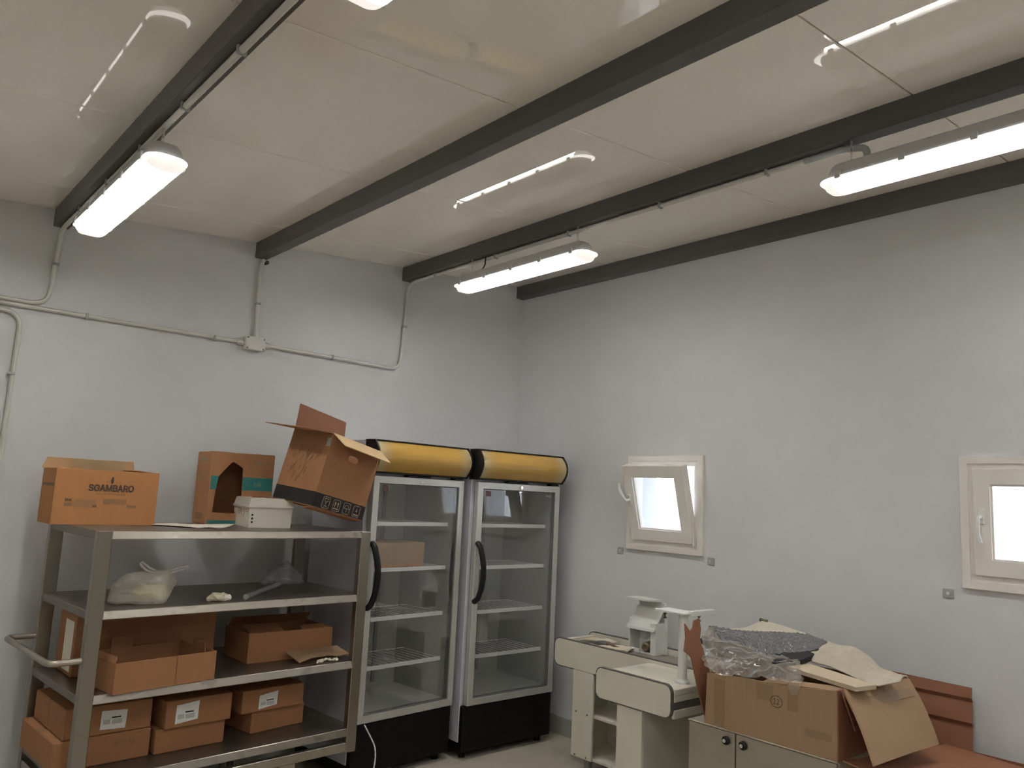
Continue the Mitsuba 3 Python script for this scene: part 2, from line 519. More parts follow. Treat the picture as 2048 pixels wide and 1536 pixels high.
part(jb, 'base', box(1.843, 1.966, YB - .042, YB, 2.470, 2.552, .005), 'm_pvc')
part(jb, 'lid', box(1.841, 1.968, YB - .056, YB - .043, 2.468, 2.554, .005), 'm_pvc')
for x in (1.853, 1.956):
    for z in (2.479, 2.543):
        part(jb, 'screw', xf(trimesh.creation.cylinder(.0045, .003, sections=10), frame_m((x, YB - .057, z), (1, 0, 0), (0, 0, 1), (0, -1, 0))), 'm_screw')
for x0, x1, zz in ((1.800, 1.843, 2.512), (1.966, 2.005, 2.512)):
    part(jb, 'gland', tube([(x0, YC, zz), (x1, YC, zz)], .018, 12), 'm_pvc')
part(jb, 'gland', tube([(1.912, YC, 2.552), (1.912, YC, 2.590)], .017, 12), 'm_pvc')
solo('knockout_plug', 'small black plug on the wall just under the middle beam end', 'plug', tube([(1.940, YB - .03, 3.045), (1.940, YB, 3.045)], .012, 12), 'm_screw')
q = bend([(3.012, 1.62, BZ3 - .013), (3.012, 1.44, BZ3 - .013), (2.985, 1.34, BZ3 - .05), (2.985, 1.335, 3.05)], .08, 8)
solo('flexible_conduit', 'bent grey flexible pipe dropping into the lamp at the right edge', 'conduit pipe', tube(q, .014, 12), 'm_pvc_dark', 40)
q = resample(bend([(3.0, 3.79, BZ3 - .003), (2.985, 3.77, BZ3 - .06), (2.985, 3.80, 3.07), (2.982, 3.90, 3.066), (2.980, 3.945, 3.045)], .05, 8), 30)
solo('lamp_cable', 'thin black cable looping down to the lamp before the corner', 'cable', tube(q, .0045, 8), 'm_screw', 40)


# ---------------------------------------------------------------- windows
def ring(y0, y1, z0, z1, w, x0, x1, c=.003, bottom=None):
    b = w if bottom is None else bottom
    o = box(x0, x1, y0, y1, z0, z1, c)
    return cut(o, box(x0 - .1, x1 + .1, y0 + w, y1 - w, z0 + b, z1 - w))


def window(i, tilt, label):
    y, z = WIN[i]
    k = thing(f'window_{i + 1}', label, 'window', kind='structure')
    y0, y1, z0, z1 = y - WW / 2, y + WW / 2, z - WH / 2, z + WH / 2
    part(k, 'trim', ring(y0, y1, z0, z1, .036, XR - .022, XR + .002), 'm_window')
    part(k, 'frame', ring(y0 + .034, y1 - .034, z0 + .034, z1 - .034, .034, XR - .012, XR + .062), 'm_window')
    # sash in its own axes: X into the wall, Y along the wall, Z up from its lower edge
    sw, sh = .492, .500
    hx, hz = XR - .030, z0 + .066
    c, s = math.cos(tilt), math.sin(tilt)
    M = frame_m((hx, y, hz), (c, 0, s), (0, 1, 0), (-s, 0, c))
    sk = part(k, 'sash', xf(ring(-sw / 2, sw / 2, 0, sh, .074, 0, .060, .004), M), 'm_window')
    part(k + '__' + sk.split('__')[1], 'bead', xf(ring(-sw / 2 + .072, sw / 2 - .072, .072, sh - .072, .010, .014, .040, .002), M), 'm_window')
    part(k + '__sash', 'pane', xf(slab([(.030, -sw / 2 + .078, .078), (.030, sw / 2 - .078, .078), (.030, sw / 2 - .078, sh - .078), (.030, -sw / 2 + .078, sh - .078)], .0005), M), 'm_pane')
    # handle on the side away from the hinges
    hy, hzz = sw / 2 - .036, .272
    part(k + '__sash', 'handle_plate', xf(box(-.010, .0, hy - .014, hy + .014, hzz - .036, hzz + .036, .006), M), 'm_white')
    if tilt > 0:
        pts = [(-.010, hy, hzz), (-.045, hy, hzz), (-.052, hy + .012, hzz + .03), (-.050, hy + .038, hzz + .078), (-.046, hy + .040, hzz + .120)]
    else:
        pts = [(-.010, hy, hzz), (-.045, hy, hzz), (-.050, hy + .002, hzz - .03), (-.047, hy + .004, hzz - .075), (-.043, hy - .006, hzz - .120)]
    b = bend(pts, .025, 5)
    part(k + '__sash', 'handle', xf(tube(b, np.linspace(.0085, .0105, len(b)), 10), M), 'm_white', 40)
    part(k, 'hinge', box(XR - .040, XR - .012, y - sw / 2 - .014, y - sw / 2 - .002, hz - .012, hz + .060, .002), 'm_white')
    return k


window(0, math.radians(15.0), 'small white window tilted open at the top, near the corner')
window(1, 0.0, 'small white closed window cut by the right edge of the picture')
for y, z, lab in ((3.580, 1.320, 'small grey square wall plate left of the tilted window'), (2.853, 1.313, 'small grey square wall plate right of the tilted window'),
                  (1.506, 1.287, 'small grey square wall plate left of the closed window')):
    k = thing('wall_plate', lab, 'wall plate')
    part(k, 'plate', box(XR - .007, XR, y - .024, y + .024, z - .022, z + .022, .002), 'm_pvc_dark')
    part(k, 'plug', xf(trimesh.creation.cylinder(.008, .004, sections=14), frame_m((XR - .008, y, z), (0, 1, 0), (0, 0, 1), (1, 0, 0))), 'm_pvc')
# outside the windows
structure('outside_ground', 'pale paved ground outside', 'ground', box(XR + .26, 40, -25, 30, -.4, -.3), 'm_outside_ground')
solo('outside_wall', 'pale building wall seen through the windows', 'wall', box(9.5, 9.8, -12, 16, -.3, 1.72, .01), 'm_outside_wall')


# ---------------------------------------------------------------- the two glass door fridges
def fridge(o, yaw, label, W=.775):
    k = thing('display_fridge', label, 'fridge')
    M = rotz(yaw, o)
    D, H = .600, 1.945
    P = lambda name, mesh, mat, smooth=False, lab=None, **kw: part(k, name, xf(mesh, M), mat, smooth, lab, **kw)
    body = cut(box(0, W, .050, D, .10, H, .004), box(.045, W - .045, -.2, D - .045, .365, 1.715))
    P('body', body, 'm_fridge_side')
    ln = cut(box(.046, W - .046, .049, D - .046, .366, 1.714), box(.052, W - .052, -.2, D - .052, .372, 1.708))
    P('liner', ln, 'm_liner')
    for x in (.24, .52):
        P('shelf_rail', box(x - .012, x + .012, D - .066, D - .053, .40, 1.69, .002), 'm_liner_rail')
    P('plinth', box(.004, W - .004, .012, D - .01, .045, .322, .006), 'm_plinth')
    for x in (.06, W - .06):
        for y in (.08, D - .08):
            P('foot', xf(trimesh.creation.cylinder(.022, .046, sections=14), frame_m((x, y, .023), (1, 0, 0), (0, 1, 0), (0, 0, 1))), 'm_plinth')
    for z in (1.455, 1.180, .893, .612):
        ms = [box(.056, W - .056, .085, .092, z - .020, z + .004, .001), box(.056, W - .056, .46, .464, z - .004, z, .0)]
        for i in range(14):
            x = .066 + (W - .132) * i / 13
            ms.append(box(x - .0012, x + .0012, .09, .465, z - .004, z, 0))
        P('shelf', cat_(ms), 'm_rack')
    # door
    x0, x1, z0, z1, fw = .020, W - .006, .326, 1.734, .043
    dk = P('door', cut(box(x0, x1, 0, .040, z0, z1, .003), box(x0 + fw, x1 - fw, -.1, .1, z0 + fw, z1 - fw)), 'm_alu')
    PD = lambda name, mesh, mat, smooth=False, lab=None: part(dk, name, xf(mesh, M), mat, smooth, lab)
    PD('gasket', cut(box(x0 + fw - .002, x1 - fw + .002, .006, .036, z0 + fw - .002, z1 - fw + .002), box(x0 + fw + .006, x1 - fw - .006, -.1, .1, z0 + fw + .006, z1 - fw - .006)), 'm_gasket')
    PD('pane', slab([(x0 + fw + .004, .012, z0 + fw + .004), (x1 - fw - .004, .012, z0 + fw + .004), (x1 - fw - .004, .012, z1 - fw - .004), (x0 + fw + .004, .012, z1 - fw - .004)], .0005), 'm_pane', lab='clear glass pane')
    pts = [(.034, -.002, 1.340), (.036, -.030, 1.320), (.052, -.052, 1.22), (.055, -.056, 1.14), (.048, -.050, 1.05), (.034, -.030, .985), (.030, -.002, .968)]
    b = resample(bend(pts, .05, 6), 30)
    h = tube(b, .5, 10)
    c = np.repeat(b, 10, 0); v = np.array(h.vertices); v[:300] = c + (v[:300] - c) * np.array([.040, .030, .034]); v[300:] = b[[0, -1]]
    PD('handle', trimesh.Trimesh(v, h.faces, process=False), 'm_black', 40, 'black arched handle')
    PD('lock', xf(trimesh.creation.cylinder(.011, .012, sections=16), frame_m(((x0 + x1) / 2, -.004, z1 - .024), (1, 0, 0), (0, 0, 1), (0, -1, 0))), 'm_chrome')
    tx = meshkit.text_mesh('FOGEL', .014, .0006)
    PD('lettering', xf(tx, frame_m((x1 - fw - .085, .0108, z1 - fw - .036), (1, 0, 0), (0, 0, 1), (0, -1, 0))), 'm_label')
    PD('sticker', box(x0 + fw + .03, x0 + fw + .075, .0108, .0114, z1 - fw - .05, z1 - fw - .015, 0), 'm_sticker')
    # sign box with a bowed yellow sheet
    xa, xb, za, zb = -.004, W + .004, 1.748, 1.948
    n = 10
    def bow(u): return -.012 - .052 * (1 - (2 * u - 1) ** 2)
    prof = [(.075, za), (.0 - .012, za)] + [(bow(i / n), za + (zb - za) * i / n) for i in range(1, n)] + [(-.012, zb), (.075, zb)]
    def ext(prof, xs):
        m = trimesh.creation.extrude_polygon(sg.Polygon(prof), xs[1] - xs[0], engine='earcut')
        return xf(m, frame_m((xs[0], 0, 0), (0, 1, 0), (0, 0, 1), (1, 0, 0)))
    hk = P('sign_box', cat_([box(xa + .02, xb - .02, .0, .25, za + .012, zb - .010), box(xa + .005, xb - .005, -.014, .09, zb - .009, zb, .002), box(xa + .005, xb - .005, -.014, .09, za, za + .010, .002)]), 'm_black')
    part(hk, 'end_cap', xf(ext(prof, (xa, xa + .012)), M), 'm_black', lab='black end cap') if False else None
    for xs in ((xa, xa + .011), (xb - .011, xb)):
        part(hk, 'end_cap', xf(ext([(a, b_) for a, b_ in prof], xs), M), 'm_black')
    V, F, UV = [], [], []
    nx = 24
    for i in range(nx + 1):
        for j in range(n + 1):
            u = j / n
            V.append((xa + .011 + (xb - xa - .022) * i / nx, bow(u) + .004, za + .009 + (zb - za - .018) * u)); UV.append((i / nx, u))
    for i in range(nx):
        for j in range(n):
            a = i * (n + 1) + j
            F += [[a, a + n + 1, a + n + 2], [a, a + n + 2, a + 1]]
    m = trimesh.Trimesh(np.array(V), np.array(F), process=False)
    part(hk, 'sign_sheet', xf(m, M), 'm_sign', True, 'faded yellow blank sign sheet', uv=np.array(UV))
    P('top_hinge', box(.28, .46, .002, .05, 1.736, 1.747, .002), 'm_black')
    P('lower_hinge', box(W - .09, W - .02, .000, .05, 1.735, 1.747, .002), 'm_black')
    return k, M


pr('m_sticker', (0.10, 0.045, 0.05), 0.5)
F1, M1 = fridge((2.420, 4.022, 0), math.radians(5.2), 'glass door display fridge beside the trolley, with a cardboard box inside', .755)
F2, M2 = fridge((3.205, 4.015, 0), 0.0, 'empty glass door display fridge standing in the corner')
fb = thing('cardboard_box', 'plain cardboard box standing on a shelf inside the fridge by the trolley', 'box')
part(fb, 'carton', xf(box(.060, .530, .105, .40, 1.1842, 1.330, .003), M1), 'm_card_tan')
part(fb, 'tape', xf(box(.060, .530, .1040, .1046, 1.1845, 1.200, 0), M1), 'm_card_orange')
b = resample(bend([(2.468, 3.985, .335), (2.470, 3.965, .32), (2.520, 3.94, .225), (2.522, 3.93, .16), (2.50, 3.93, .02), (2.46, 3.96, .005), (2.3, 4.1, .005)], .06), 40)
solo('power_cable', 'thin white cable hanging in front of the black base of the fridge by the trolley', 'cable', tube(b, .0042, 8), 'm_white', 40)

# ---------------------------------------------------------------- the steel trolley (own axes: u along its front, v to the back)
TH = math.radians(4.2)
TM = rotz(TH, (.913, 3.72, 0))
TL, TD = 1.415, .720
tr = thing('shelf_trolley', 'stainless steel trolley with four shelves standing before the back wall', 'trolley')
TP = lambda name, mesh, mat='m_steel', smooth=False, par=tr, lab=None: part(par, name, xf(mesh, TM), mat, smooth, lab)
for u in (0, TL - .062):
    for v in (0, TD - .04):
        TP('post', box(u, u + .062, v, v + .04, .262, 1.4165, .003), 'm_steel_post')
SH = (1.418, 1.079, .731, .384)
for z in SH:
    sk = TP('shelf', cat_([box(.004, .060, .036, TD - .036, z - .036, z, .003), box(TL - .060, TL - .004, .036, TD - .036, z - .036, z, .003), box(.058, TL - .058, .014, TD - .014, z - .004, z - .0004)]), 'm_steel_shelf')
    for v0, sg_ in ((0, 1), (TD, -1)):
        prof = ((.000, z - .034), (.002, z - .037), (.009, z - .003), (.013, z), (.017, z - .003), (.008, z - .034), (.006, z - .037))
        TP('lip', hull([(u, v0 + sg_ * v, zz) for u in (.060, TL - .060) for v, zz in prof]), par=sk)
for v in (.004, TD - .04):
    TP('frame_rail', box(.060, TL - .060, v, v + .034, .268, .314, .003))
for u in (.004, TL - .056):
    TP('frame_rail', box(u, u + .052, .040, TD - .040, .268, .314, .003))
for u in (.39, 1.02):
    for v in (.05, TD - .09):
        ck = TP('caster', cat_([box(u - .045, u + .045, v - .035, v + .045, .200, .268, .003), box(u - .028, u - .022, v - .02, v + .03, .06, .20, .001), box(u + .022, u + .028, v - .02, v + .03, .06, .20, .001)]))
        part(ck, 'wheel', xf(xf(trimesh.creation.cylinder(.06, .036, sections=28), frame_m((u, v + .02, .06), (0, 1, 0), (0, 0, 1), (1, 0, 0))), TM), 'm_leg', 30)
hp = bend([(.005, .022, .876), (-.122, .022, .876), (-.122, TD - .02, .876), (.005, TD - .02, .876)], .035, 6)
TP('handle', tube(hp, .0135, 14), 'm_steel', 40, lab='bent tube push handle')


def axes(o, yaw, tro=True):
    """frame on the trolley at (u, v, z)"""
    L = rotz(yaw, o)
    return TM @ L if tro else L


def flap(M, a, b, length, ang, t=.004, taper=.0, outward=(0, -1, 0)):
    """cardboard flap hinged on the local edge a-b, opened by ang from straight up towards outward"""
    a, b, o = np.array(a, float), np.array(b, float), np.array(outward, float)
    d = np.array([0, 0, 1.0]) * math.cos(ang) + o * math.sin(ang)
    e = (b - a) / np.linalg.norm(b - a)
    return xf(slab([a, b, b + d * length - e * taper, a + d * length + e * taper], t), M)


def decal(M, mesh2d, x, z, y=-.0006):
    """flat print (in xy) laid on a box's front (local y = 0 plane, facing -y)"""
    return xf(mesh2d, M @ frame_m((x, y, z), (1, 0, 0), (0, 0, 1), (0, -1, 0)))


def rect2(w, h, t=.0005):
    return box(0, w, 0, h, 0, t)


# pasta box
M = axes((-.064, .463, 1.4183), -.039)
w, d, h = .467, .250, .261
k = thing('cardboard_box', 'orange brown pasta carton with dark printed lettering, leftmost on the trolley top', 'box')
part(k, 'carton', xf(open_box(w, d, h), M), 'm_card_orange')
part(k, 'flap', flap(M, (-.012, d - .004, h), (w * .90, d - .004, h - .002), .060, math.radians(-24), outward=(0, 1, 0), taper=.016), 'm_card_light', label='pale rear flap standing up')
part(k, 'flap', flap(M, (.006, .009, h - .004), (w - .006, .009, h - .004), .11, math.radians(-172), outward=(0, -1, 0)), 'm_card_orange')
part(k, 'flap', flap(M, (.004, 0, h - .004), (.004, d, h - .004), .1, math.radians(-84), outward=(-1, 0, 0)), 'm_card_orange')
part(k, 'flap', flap(M, (w - .004, 0, h - .004), (w - .004, d, h - .004), .1, math.radians(-84), outward=(1, 0, 0)), 'm_card_orange')


def text_w(s, width, height, bold=False):
    m = meshkit.text_mesh(s, height, .0005, bold)
    e = m.bounds
    m.apply_translation([-e[0][0], 0, 0]); m.apply_scale([width / (e[1][0] - e[0][0]), 1, 1])
    return m


big = text_w('SGAMBARO', .204, .0300, True)
big = cat_([xf(big, frame_m((dx, dy, 0), (1, 0, 0), (0, 1, 0), (0, 0, 1))) for dx, dy in ((0, 0), (.0012, 0), (-.0012, 0), (0, .001), (0, -.001))])
part(k, 'lettering', decal(M, big, .146, .161), 'm_ink', label='bold dark printed lettering')
part(k, 'small_lettering', decal(M, text_w('MOLINO E PASTIFICIO', .130, .0085), .183, .143), 'm_ink_pale')
part(k, 'small_lettering', decal(M, text_w('EST.', .020, .0075), .222, .203), 'm_ink_pale')
part(k, 'small_lettering', decal(M, text_w('1947', .022, .0075), .264, .203), 'm_ink_pale')
ear = [(math.sin(a) * .0072 * (1.0 if math.cos(a) < 0 else .9), .017 + .0165 * math.cos(a)) for a in np.linspace(0, 2 * np.pi, 16, endpoint=False)]
part(k, 'wheat_emblem', decal(M, cat_([trimesh.creation.extrude_polygon(sg.Polygon(ear), .0005, engine='earcut'), rect2(.0016, .006)]), .2485, .197), 'm_ink')
bars, x = [], 0.0
while x < .104:
    bw = float(rng.uniform(.0012, .0045)); bars.append(box(x, x + bw, 0, .026, 0, .0005)); x += bw + float(rng.uniform(.0012, .003))
part(k, 'barcode', decal(M, cat_(bars), .218, .098), 'm_ink_pale')
part(k, 'printed_block', decal(M, rect2(.096, .036), .090, .082), 'm_ink_pale2')
part(k, 'small_lettering', decal(M, text_w('BK', .030, .013, True), .050, .108), 'm_ink')
part(k, 'printed_block', decal(M, rect2(.036, .015), .047, .086), 'm_ink_pale')
part(k, 'printed_block', decal(M, rect2(.016, .009), .172, .083), 'm_ink')
part(k, 'printed_block', decal(M, rect2(.042, .014), .326, .082), 'm_ink_pale')
part(k, 'printed_band', xf(box(-.0006, 0, .02, d - .02, .178, .190), M), 'm_ink_grey')
pr('m_ink_pale2', (0.27, 0.14, 0.065), 0.75)

# carton with teal bands and a cut out front
M = axes((.718, .562, 1.4183), -.093)
w, d, h = .364, .222, .399
k = thing('cardboard_box', 'carton with teal bands and a dark opening cut in its front', 'box')
sx = lambda f: f * w
cutp = [(a * w, b * h) for a, b in ((.085, .17), (.30, .155), (.52, .160), (.50, .79), (.345, .87), (.305, .85), (.135, .66), (.105, .45))]
cp = xf(trimesh.creation.extrude_polygon(sg.Polygon(cutp), .1, engine='earcut'), frame_m((0, .05, 0), (1, 0, 0), (0, 0, 1), (0, -1, 0)))
shell = cut(box(0, w, 0, d, 0, h, .003), box(.005, w - .005, .005, d - .005, .005, h - .005), cp)
part(k, 'carton', xf(shell, M), 'm_card_brown')


def band(x0, x1, z0, z1):
    return cut(box(x0, x1, -.0008, .0008, z0, z1), cp)


for bx0, bx1 in ((.008, .33 * w), (.33 * w, w - .004)):
    part(k, 'teal_band', xf(band(bx0, bx1, .480 * h, .665 * h), M), 'm_teal', label='teal printed band')
part(k, 'teal_band', xf(band(.008, w - .004, .004, .060 * h), M), 'm_teal', label='teal printed band')
part(k, 'lettering', decal(M, text_w('HK', .045, .028), .70 * w, .535 * h, -.0010), 'm_teal_ink')
part(k, 'lettering', decal(M, text_w('PNX 7 50', .085, .015), .68 * w, .845 * h), 'm_teal_ink')
SideM = M @ frame_m((-.0006, d, 0), (0, -1, 0), (0, 0, 1), (-1, 0, 0))
part(k, 'lettering', xf(text_w('PNX', .11, .020), SideM @ frame_m((.05, .87 * h, 0), (1, 0, 0), (0, 1, 0), (0, 0, 1))), 'm_teal_ink')
part(k, 'lettering', xf(text_w('PNX', .08, .016), SideM @ frame_m((.06, .63 * h, 0), (1, 0, 0), (0, 1, 0), (0, 0, 1))), 'm_teal_ink2')
part(k, 'printed_block', xf(rect2(.11, .035), SideM @ frame_m((.05, .06 * h, 0), (1, 0, 0), (0, 1, 0), (0, 0, 1))), 'm_ink_pale')
part(k, 'tape', xf(box(-.001, .10, -.0010, .03, h - .004, h + .001), M), 'm_tape')
pr('m_teal_ink2', (0.24, 0.20, 0.12), 0.7)

# white electrical enclosure
M = axes((.828, .287, 1.4183), -.199)
w, d, h = .232, .300, .158
k = thing('electrical_enclosure', 'off white plastic electrical box with rusty stains, before the teal banded carton', 'box')
part(k, 'base', xf(hull([(x, y, z) for z, e in ((0, .004), (h * .66, -.001)) for x in (e, w - e) for y in (e, d - e)]), M), 'm_abs')
part(k, 'rim', xf(box(-.010, w + .010, -.010, d + .010, h * .66, h * .66 + .012, .004), M), 'm_abs')
part(k, 'lid', xf(hull([(x, y, z) for z, e in ((h * .66 + .012, -.004), (h - .004, .004), (h, .008)) for x in (e, w - e) for y in (e, d - e)]), M), 'm_abs')
for z in (.068, .048, .030):
    part(k, 'screw_hole', xf(trimesh.creation.cylinder(.0055, .002, sections=12), M @ frame_m((.018, .0012, z), (1, 0, 0), (0, 0, 1), (0, -1, 0))), 'm_black')
for i in range(9):
    y = .02 + .024 * i + float(rng.uniform(-.006, .006)); l = float(rng.uniform(.015, .055)); ww = float(rng.uniform(.004, .009))
    part(k, 'rust_streak', xf(slab([(-.0012, y, .0985), (-.0012, y + ww, .0985), (-.0012 + .05 * l, y + ww * .6, .0985 - l), (-.0012 + .05 * l, y + ww * .4, .0985 - l)], .0014), M), 'm_rust')
for i in range(6):
    a = float(rng.uniform(0, 6.3)); cx_, cy_ = .12 + float(rng.uniform(-.07, .07)), .12 + float(rng.uniform(-.09, .09))
    pl = sg.Polygon([(cx_ + .022 * math.cos(t) * (1 + .4 * math.sin(3 * t + a)), cy_ + .016 * math.sin(t) * (1 + .4 * math.cos(2 * t + a))) for t in np.linspace(0, 6.283, 14, endpoint=False)])
    part(k, 'rust_patch', xf(trimesh.creation.extrude_polygon(pl, .005, engine='earcut'), M @ frame_m((0, 0, h - .0006), (1, 0, 0), (0, 1, 0), (0, 0, 1))), 'm_rust')

# sheet of card on the trolley top
G = loft([(.335, .555, 1.4205), (.86, .50, 1.4205)], [(.50, .225, 1.4205), (.66, .215, 1.4205)], 14, 6, lambda s, t, P: .004 * np.sin(5 * s + 2 * t) ** 2)
solo('card_sheet', 'flat off white sheet of card lying before the cartons on the trolley top', 'sheet', xf(sheet(G, .0025), TM), 'm_paper')

# big tilted carton
from math import cos, sin


def rot_zxy(a, b, c):
    from scipy.spatial.transform import Rotation as Ro
    return Ro.from_euler('zxy', [a, b, c]).as_matrix()


def tilt_box():
    s = .905
    o = np.array([2.156, 4.229, 1.537]) - np.array(CAM); o = np.array(CAM) + o * s
    R_ = rot_zxy(TH, 0, 0) @ rot_zxy(.155, .065, .214)
    M = np.eye(4); M[:3, :3] = R_; M[:3, 3] = o
    w, d, h = .415 * s, .375 * s, .446 * s
    k = thing('cardboard_box', 'large tilted carton with open flaps and a black printed band, on the trolley top', 'box')
    slot = []
    for i in range(2):
        for t in np.linspace(0, np.pi, 7):
            slot.append(((.5 + (.055 if i == 0 else -.055)) * w / 1.0 + .018 * np.sin(t) * (1 if i == 0 else -1), .018 * np.cos(t) * (1 if i == 0 else -1)))
    slotp = sg.Polygon([(x, y + .755 * h) for x, y in slot]).convex_hull
    sm = xf(trimesh.creation.extrude_polygon(slotp, .1, engine='earcut'), frame_m((0, .05, 0), (1, 0, 0), (0, 0, 1), (0, -1, 0)))
    part(k, 'carton', xf(cut(open_box(w, d, h, .006), sm), M), 'm_card_brown')
    part(k, 'flap', flap(M, (0, .003, h), (w, .003, h), .125, math.radians(118), outward=(0, -1, 0), taper=.012), 'm_card_light', label='pale inside of the front flap, folded down')
    part(k, 'flap', flap(M, (0, d - .003, h), (w, d - .003, h), .150, math.radians(12), outward=(0, 1, 0), taper=.006), 'm_card_red', label='rear flap standing up')
    part(k, 'flap', flap(M, (.003, 0, h), (.003, d, h), .205, math.radians(98), outward=(-1, 0, 0), taper=.004), 'm_card_brown', label='side flap sticking out to the left')
    part(k, 'flap', flap(M, (w - .003, 0, h), (w - .003, d, h), .140, math.radians(-150), outward=(1, 0, 0), taper=.004), 'm_card_brown')
    bh = .195 * h
    part(k, 'black_band', xf(box(-.0008, w + .0008, -.0008, d + .0008, .004, bh), M), 'm_ink_black', label='black printed band') if False else None
    part(k, 'black_band', xf(box(-.0008, w, -.0008, .0004, .003, bh), M), 'm_ink_black', label='black printed band')
    part(k, 'black_band', xf(box(-.0008, .0004, 0, d, .003, bh), M), 'm_ink_black', label='black printed band')
    part(k, 'bottom_flap', flap(M, (w * .98, .004, -.004), (0, .004, -.004), .07, math.radians(99), outward=(0, 1, 0)), 'm_card_brown')
    # four handling symbols on the band
    def rr(w_, h_, r):
        return sg.box(r, r, w_ - r, h_ - r).buffer(r, 4)
    iw, ih = .052, .062

    def icon(shapes, x):
        polys = [rr(iw, ih, .008).difference(rr(iw - .005, ih - .005, .006).buffer(0) if False else sg.box(.0025 + .006, .0025 + .006, iw - .0085, ih - .0085).buffer(.006, 4))] + shapes
        ms = []
        for p in polys:
            for g in getattr(p, 'geoms', [p]): ms.append(trimesh.creation.extrude_polygon(g, .0004, engine='earcut'))
        part(k, 'handling_symbol', xf(cat_(ms), M @ frame_m((x, -.0009, .5 * bh - ih / 2), (1, 0, 0), (0, 0, 1), (0, -1, 0))), 'm_print_tan')

    L = sg.LineString
    cx = iw / 2
    glass = L([(cx - .014, .052), (cx - .012, .040), (cx, .033), (cx + .012, .040), (cx + .014, .052), (cx - .014, .052)]).buffer(.0014).union(L([(cx, .033), (cx, .012)]).buffer(.0014)).union(L([(cx - .011, .012), (cx + .011, .012)]).buffer(.0014))
    arr = lambda x: sg.Polygon([(x - .007, .038), (x, .054), (x + .007, .038)]).union(sg.box(x - .0022, .020, x + .0022, .040))
    arrows = [arr(cx - .010), arr(cx + .010), sg.box(cx - .019, .010, cx + .019, .0155)]
    dome = sg.Point(cx, .030).buffer(.018, 8).intersection(sg.box(0, .030, iw, ih)).boundary.buffer(.0014)
    umb = dome.union(L([(cx, .030), (cx, .010)]).buffer(.0014))
    four = text_w('4', .012, .020, True); 
    icon([glass], .20 * w - iw / 2 + .012); icon(arrows, .415 * w - iw / 2 + .008); icon([umb], .625 * w - iw / 2 + .005); icon([sg.box(cx - .016, .008, cx + .016, .015)], .84 * w - iw / 2)
    part(k, 'handling_symbol', xf(four, M @ frame_m((.84 * w - .006, -.0013, .5 * bh - ih / 2 + .026), (1, 0, 0), (0, 0, 1), (0, -1, 0))), 'm_print_tan')
    # a torn corner sticker and scuffs on the left face
    part(k, 'sticker', xf(box(-.0012, -.0002, .004, .034, h - .075, h - .028), M), 'm_sticker_grey')
    for i in range(26):
        y0 = float(rng.uniform(.05, d - .05)); z0 = float(rng.uniform(.26, .66)) * h; l = float(rng.uniform(.02, .07)); a = float(rng.uniform(.35, 1.0))
        pts = [(-.0004, y0 - l * a * .5 * u + .004 * sin(9 * u + i), z0 + l * u) for u in np.linspace(0, 1, 6)]
        part(k, 'scuff', xf(tube(pts, np.array([.0006, .0018, .0024, .0024, .0018, .0006]), 5), M), 'm_ink_pale')


pr('m_sticker_grey', (0.30, 0.30, 0.27), 0.5)
tilt_box()

# ---------------------------------------------------------------- second shelf
zs = SH[1] + .0005


def blob(points, radii, amp, freq, edge=.006, seed=0, zmin=None):
    """continuous lump: hull of spheres, refined and crumpled"""
    ms = [m3.Manifold.sphere(r, 20).translate(tuple(map(float, p))) for p, r in zip(points, radii)]
    m = m3.Manifold.batch_hull(ms).refine_to_length(edge)
    t = tri(m)
    v = np.array(t.vertices); nrm = np.array(t.vertex_normals)
    v = v + nrm * ((meshkit.fbm(v * freq, 3, seed) - .5) * amp * 2)[:, None]
    # crease ridges
    r = 1 - np.abs(2 * meshkit.noise(v * freq * .7, seed + 9) - 1)
    v = v + nrm * ((r ** 6) * amp * .8)[:, None]
    if zmin is not None: v[:, 2] = np.maximum(v[:, 2], zmin)
    return trimesh.Trimesh(v, t.faces, process=False)


k = thing('plastic_bag', 'knotted white carrier bag with yellow contents on the second trolley shelf', 'bag')
P = [(.145, .17, zs + .02), (.170, .17, zs + .085), (.215, .16, zs + .12), (.36, .13, zs + .125), (.405, .16, zs + .09), (.33, .10, zs + .02), (.36, .22, zs + .02), (.18, .25, zs + .02)]
bag = blob([np.array(p) for p in P], [.016, .02, .022, .022, .022, .02, .02, .02], .009, 22, .006, 3, zs)
part(k, 'sack', xf(bag, TM), 'm_bag', 60)


def ribbon(pts, w):
    b = resample(bend(pts, .02, 5), 16)
    G = np.stack([b + np.array([0, -w / 2, .003]), b + np.array([0, w / 2, 0])], 1)
    return sheet(G, .0016)


part(k, 'tied_handle', xf(tube(bend([(.325, .14, zs + .142), (.28, .13, zs + .165), (.245, .13, zs + .192), (.238, .13, zs + .180), (.27, .13, zs + .150), (.325, .14, zs + .135)], .015, 4), .0055, 8), TM), 'm_bag', 40)
part(k, 'tied_handle', xf(tube(bend([(.325, .14, zs + .142), (.39, .13, zs + .152), (.455, .13, zs + .168), (.462, .13, zs + .158), (.40, .13, zs + .140), (.325, .14, zs + .132)], .015, 4), .0055, 8), TM), 'm_bag', 40)
part(k, 'knot', xf(blob([(.315, .14, zs + .135), (.34, .14, zs + .140), (.345, .14, zs + .110)], [.012, .012, .012], .004, 60, .004, 5), TM), 'm_bag', 60)
solo('food_pack', 'yellow pack inside the knotted carrier bag', 'pack', xf(rotz(-.1, (.245, .125, zs + .0125)) is not None and box(.235, .385, .125, .205, zs + .012, zs + .082, .02), TM), 'm_yellow_food', 40)
cp_ = blob([(.565, .09, zs + .014), (.60, .08, zs + .022), (.64, .075, zs + .018)], [.014, .020, .016], .009, 40, .004, 12, zs)
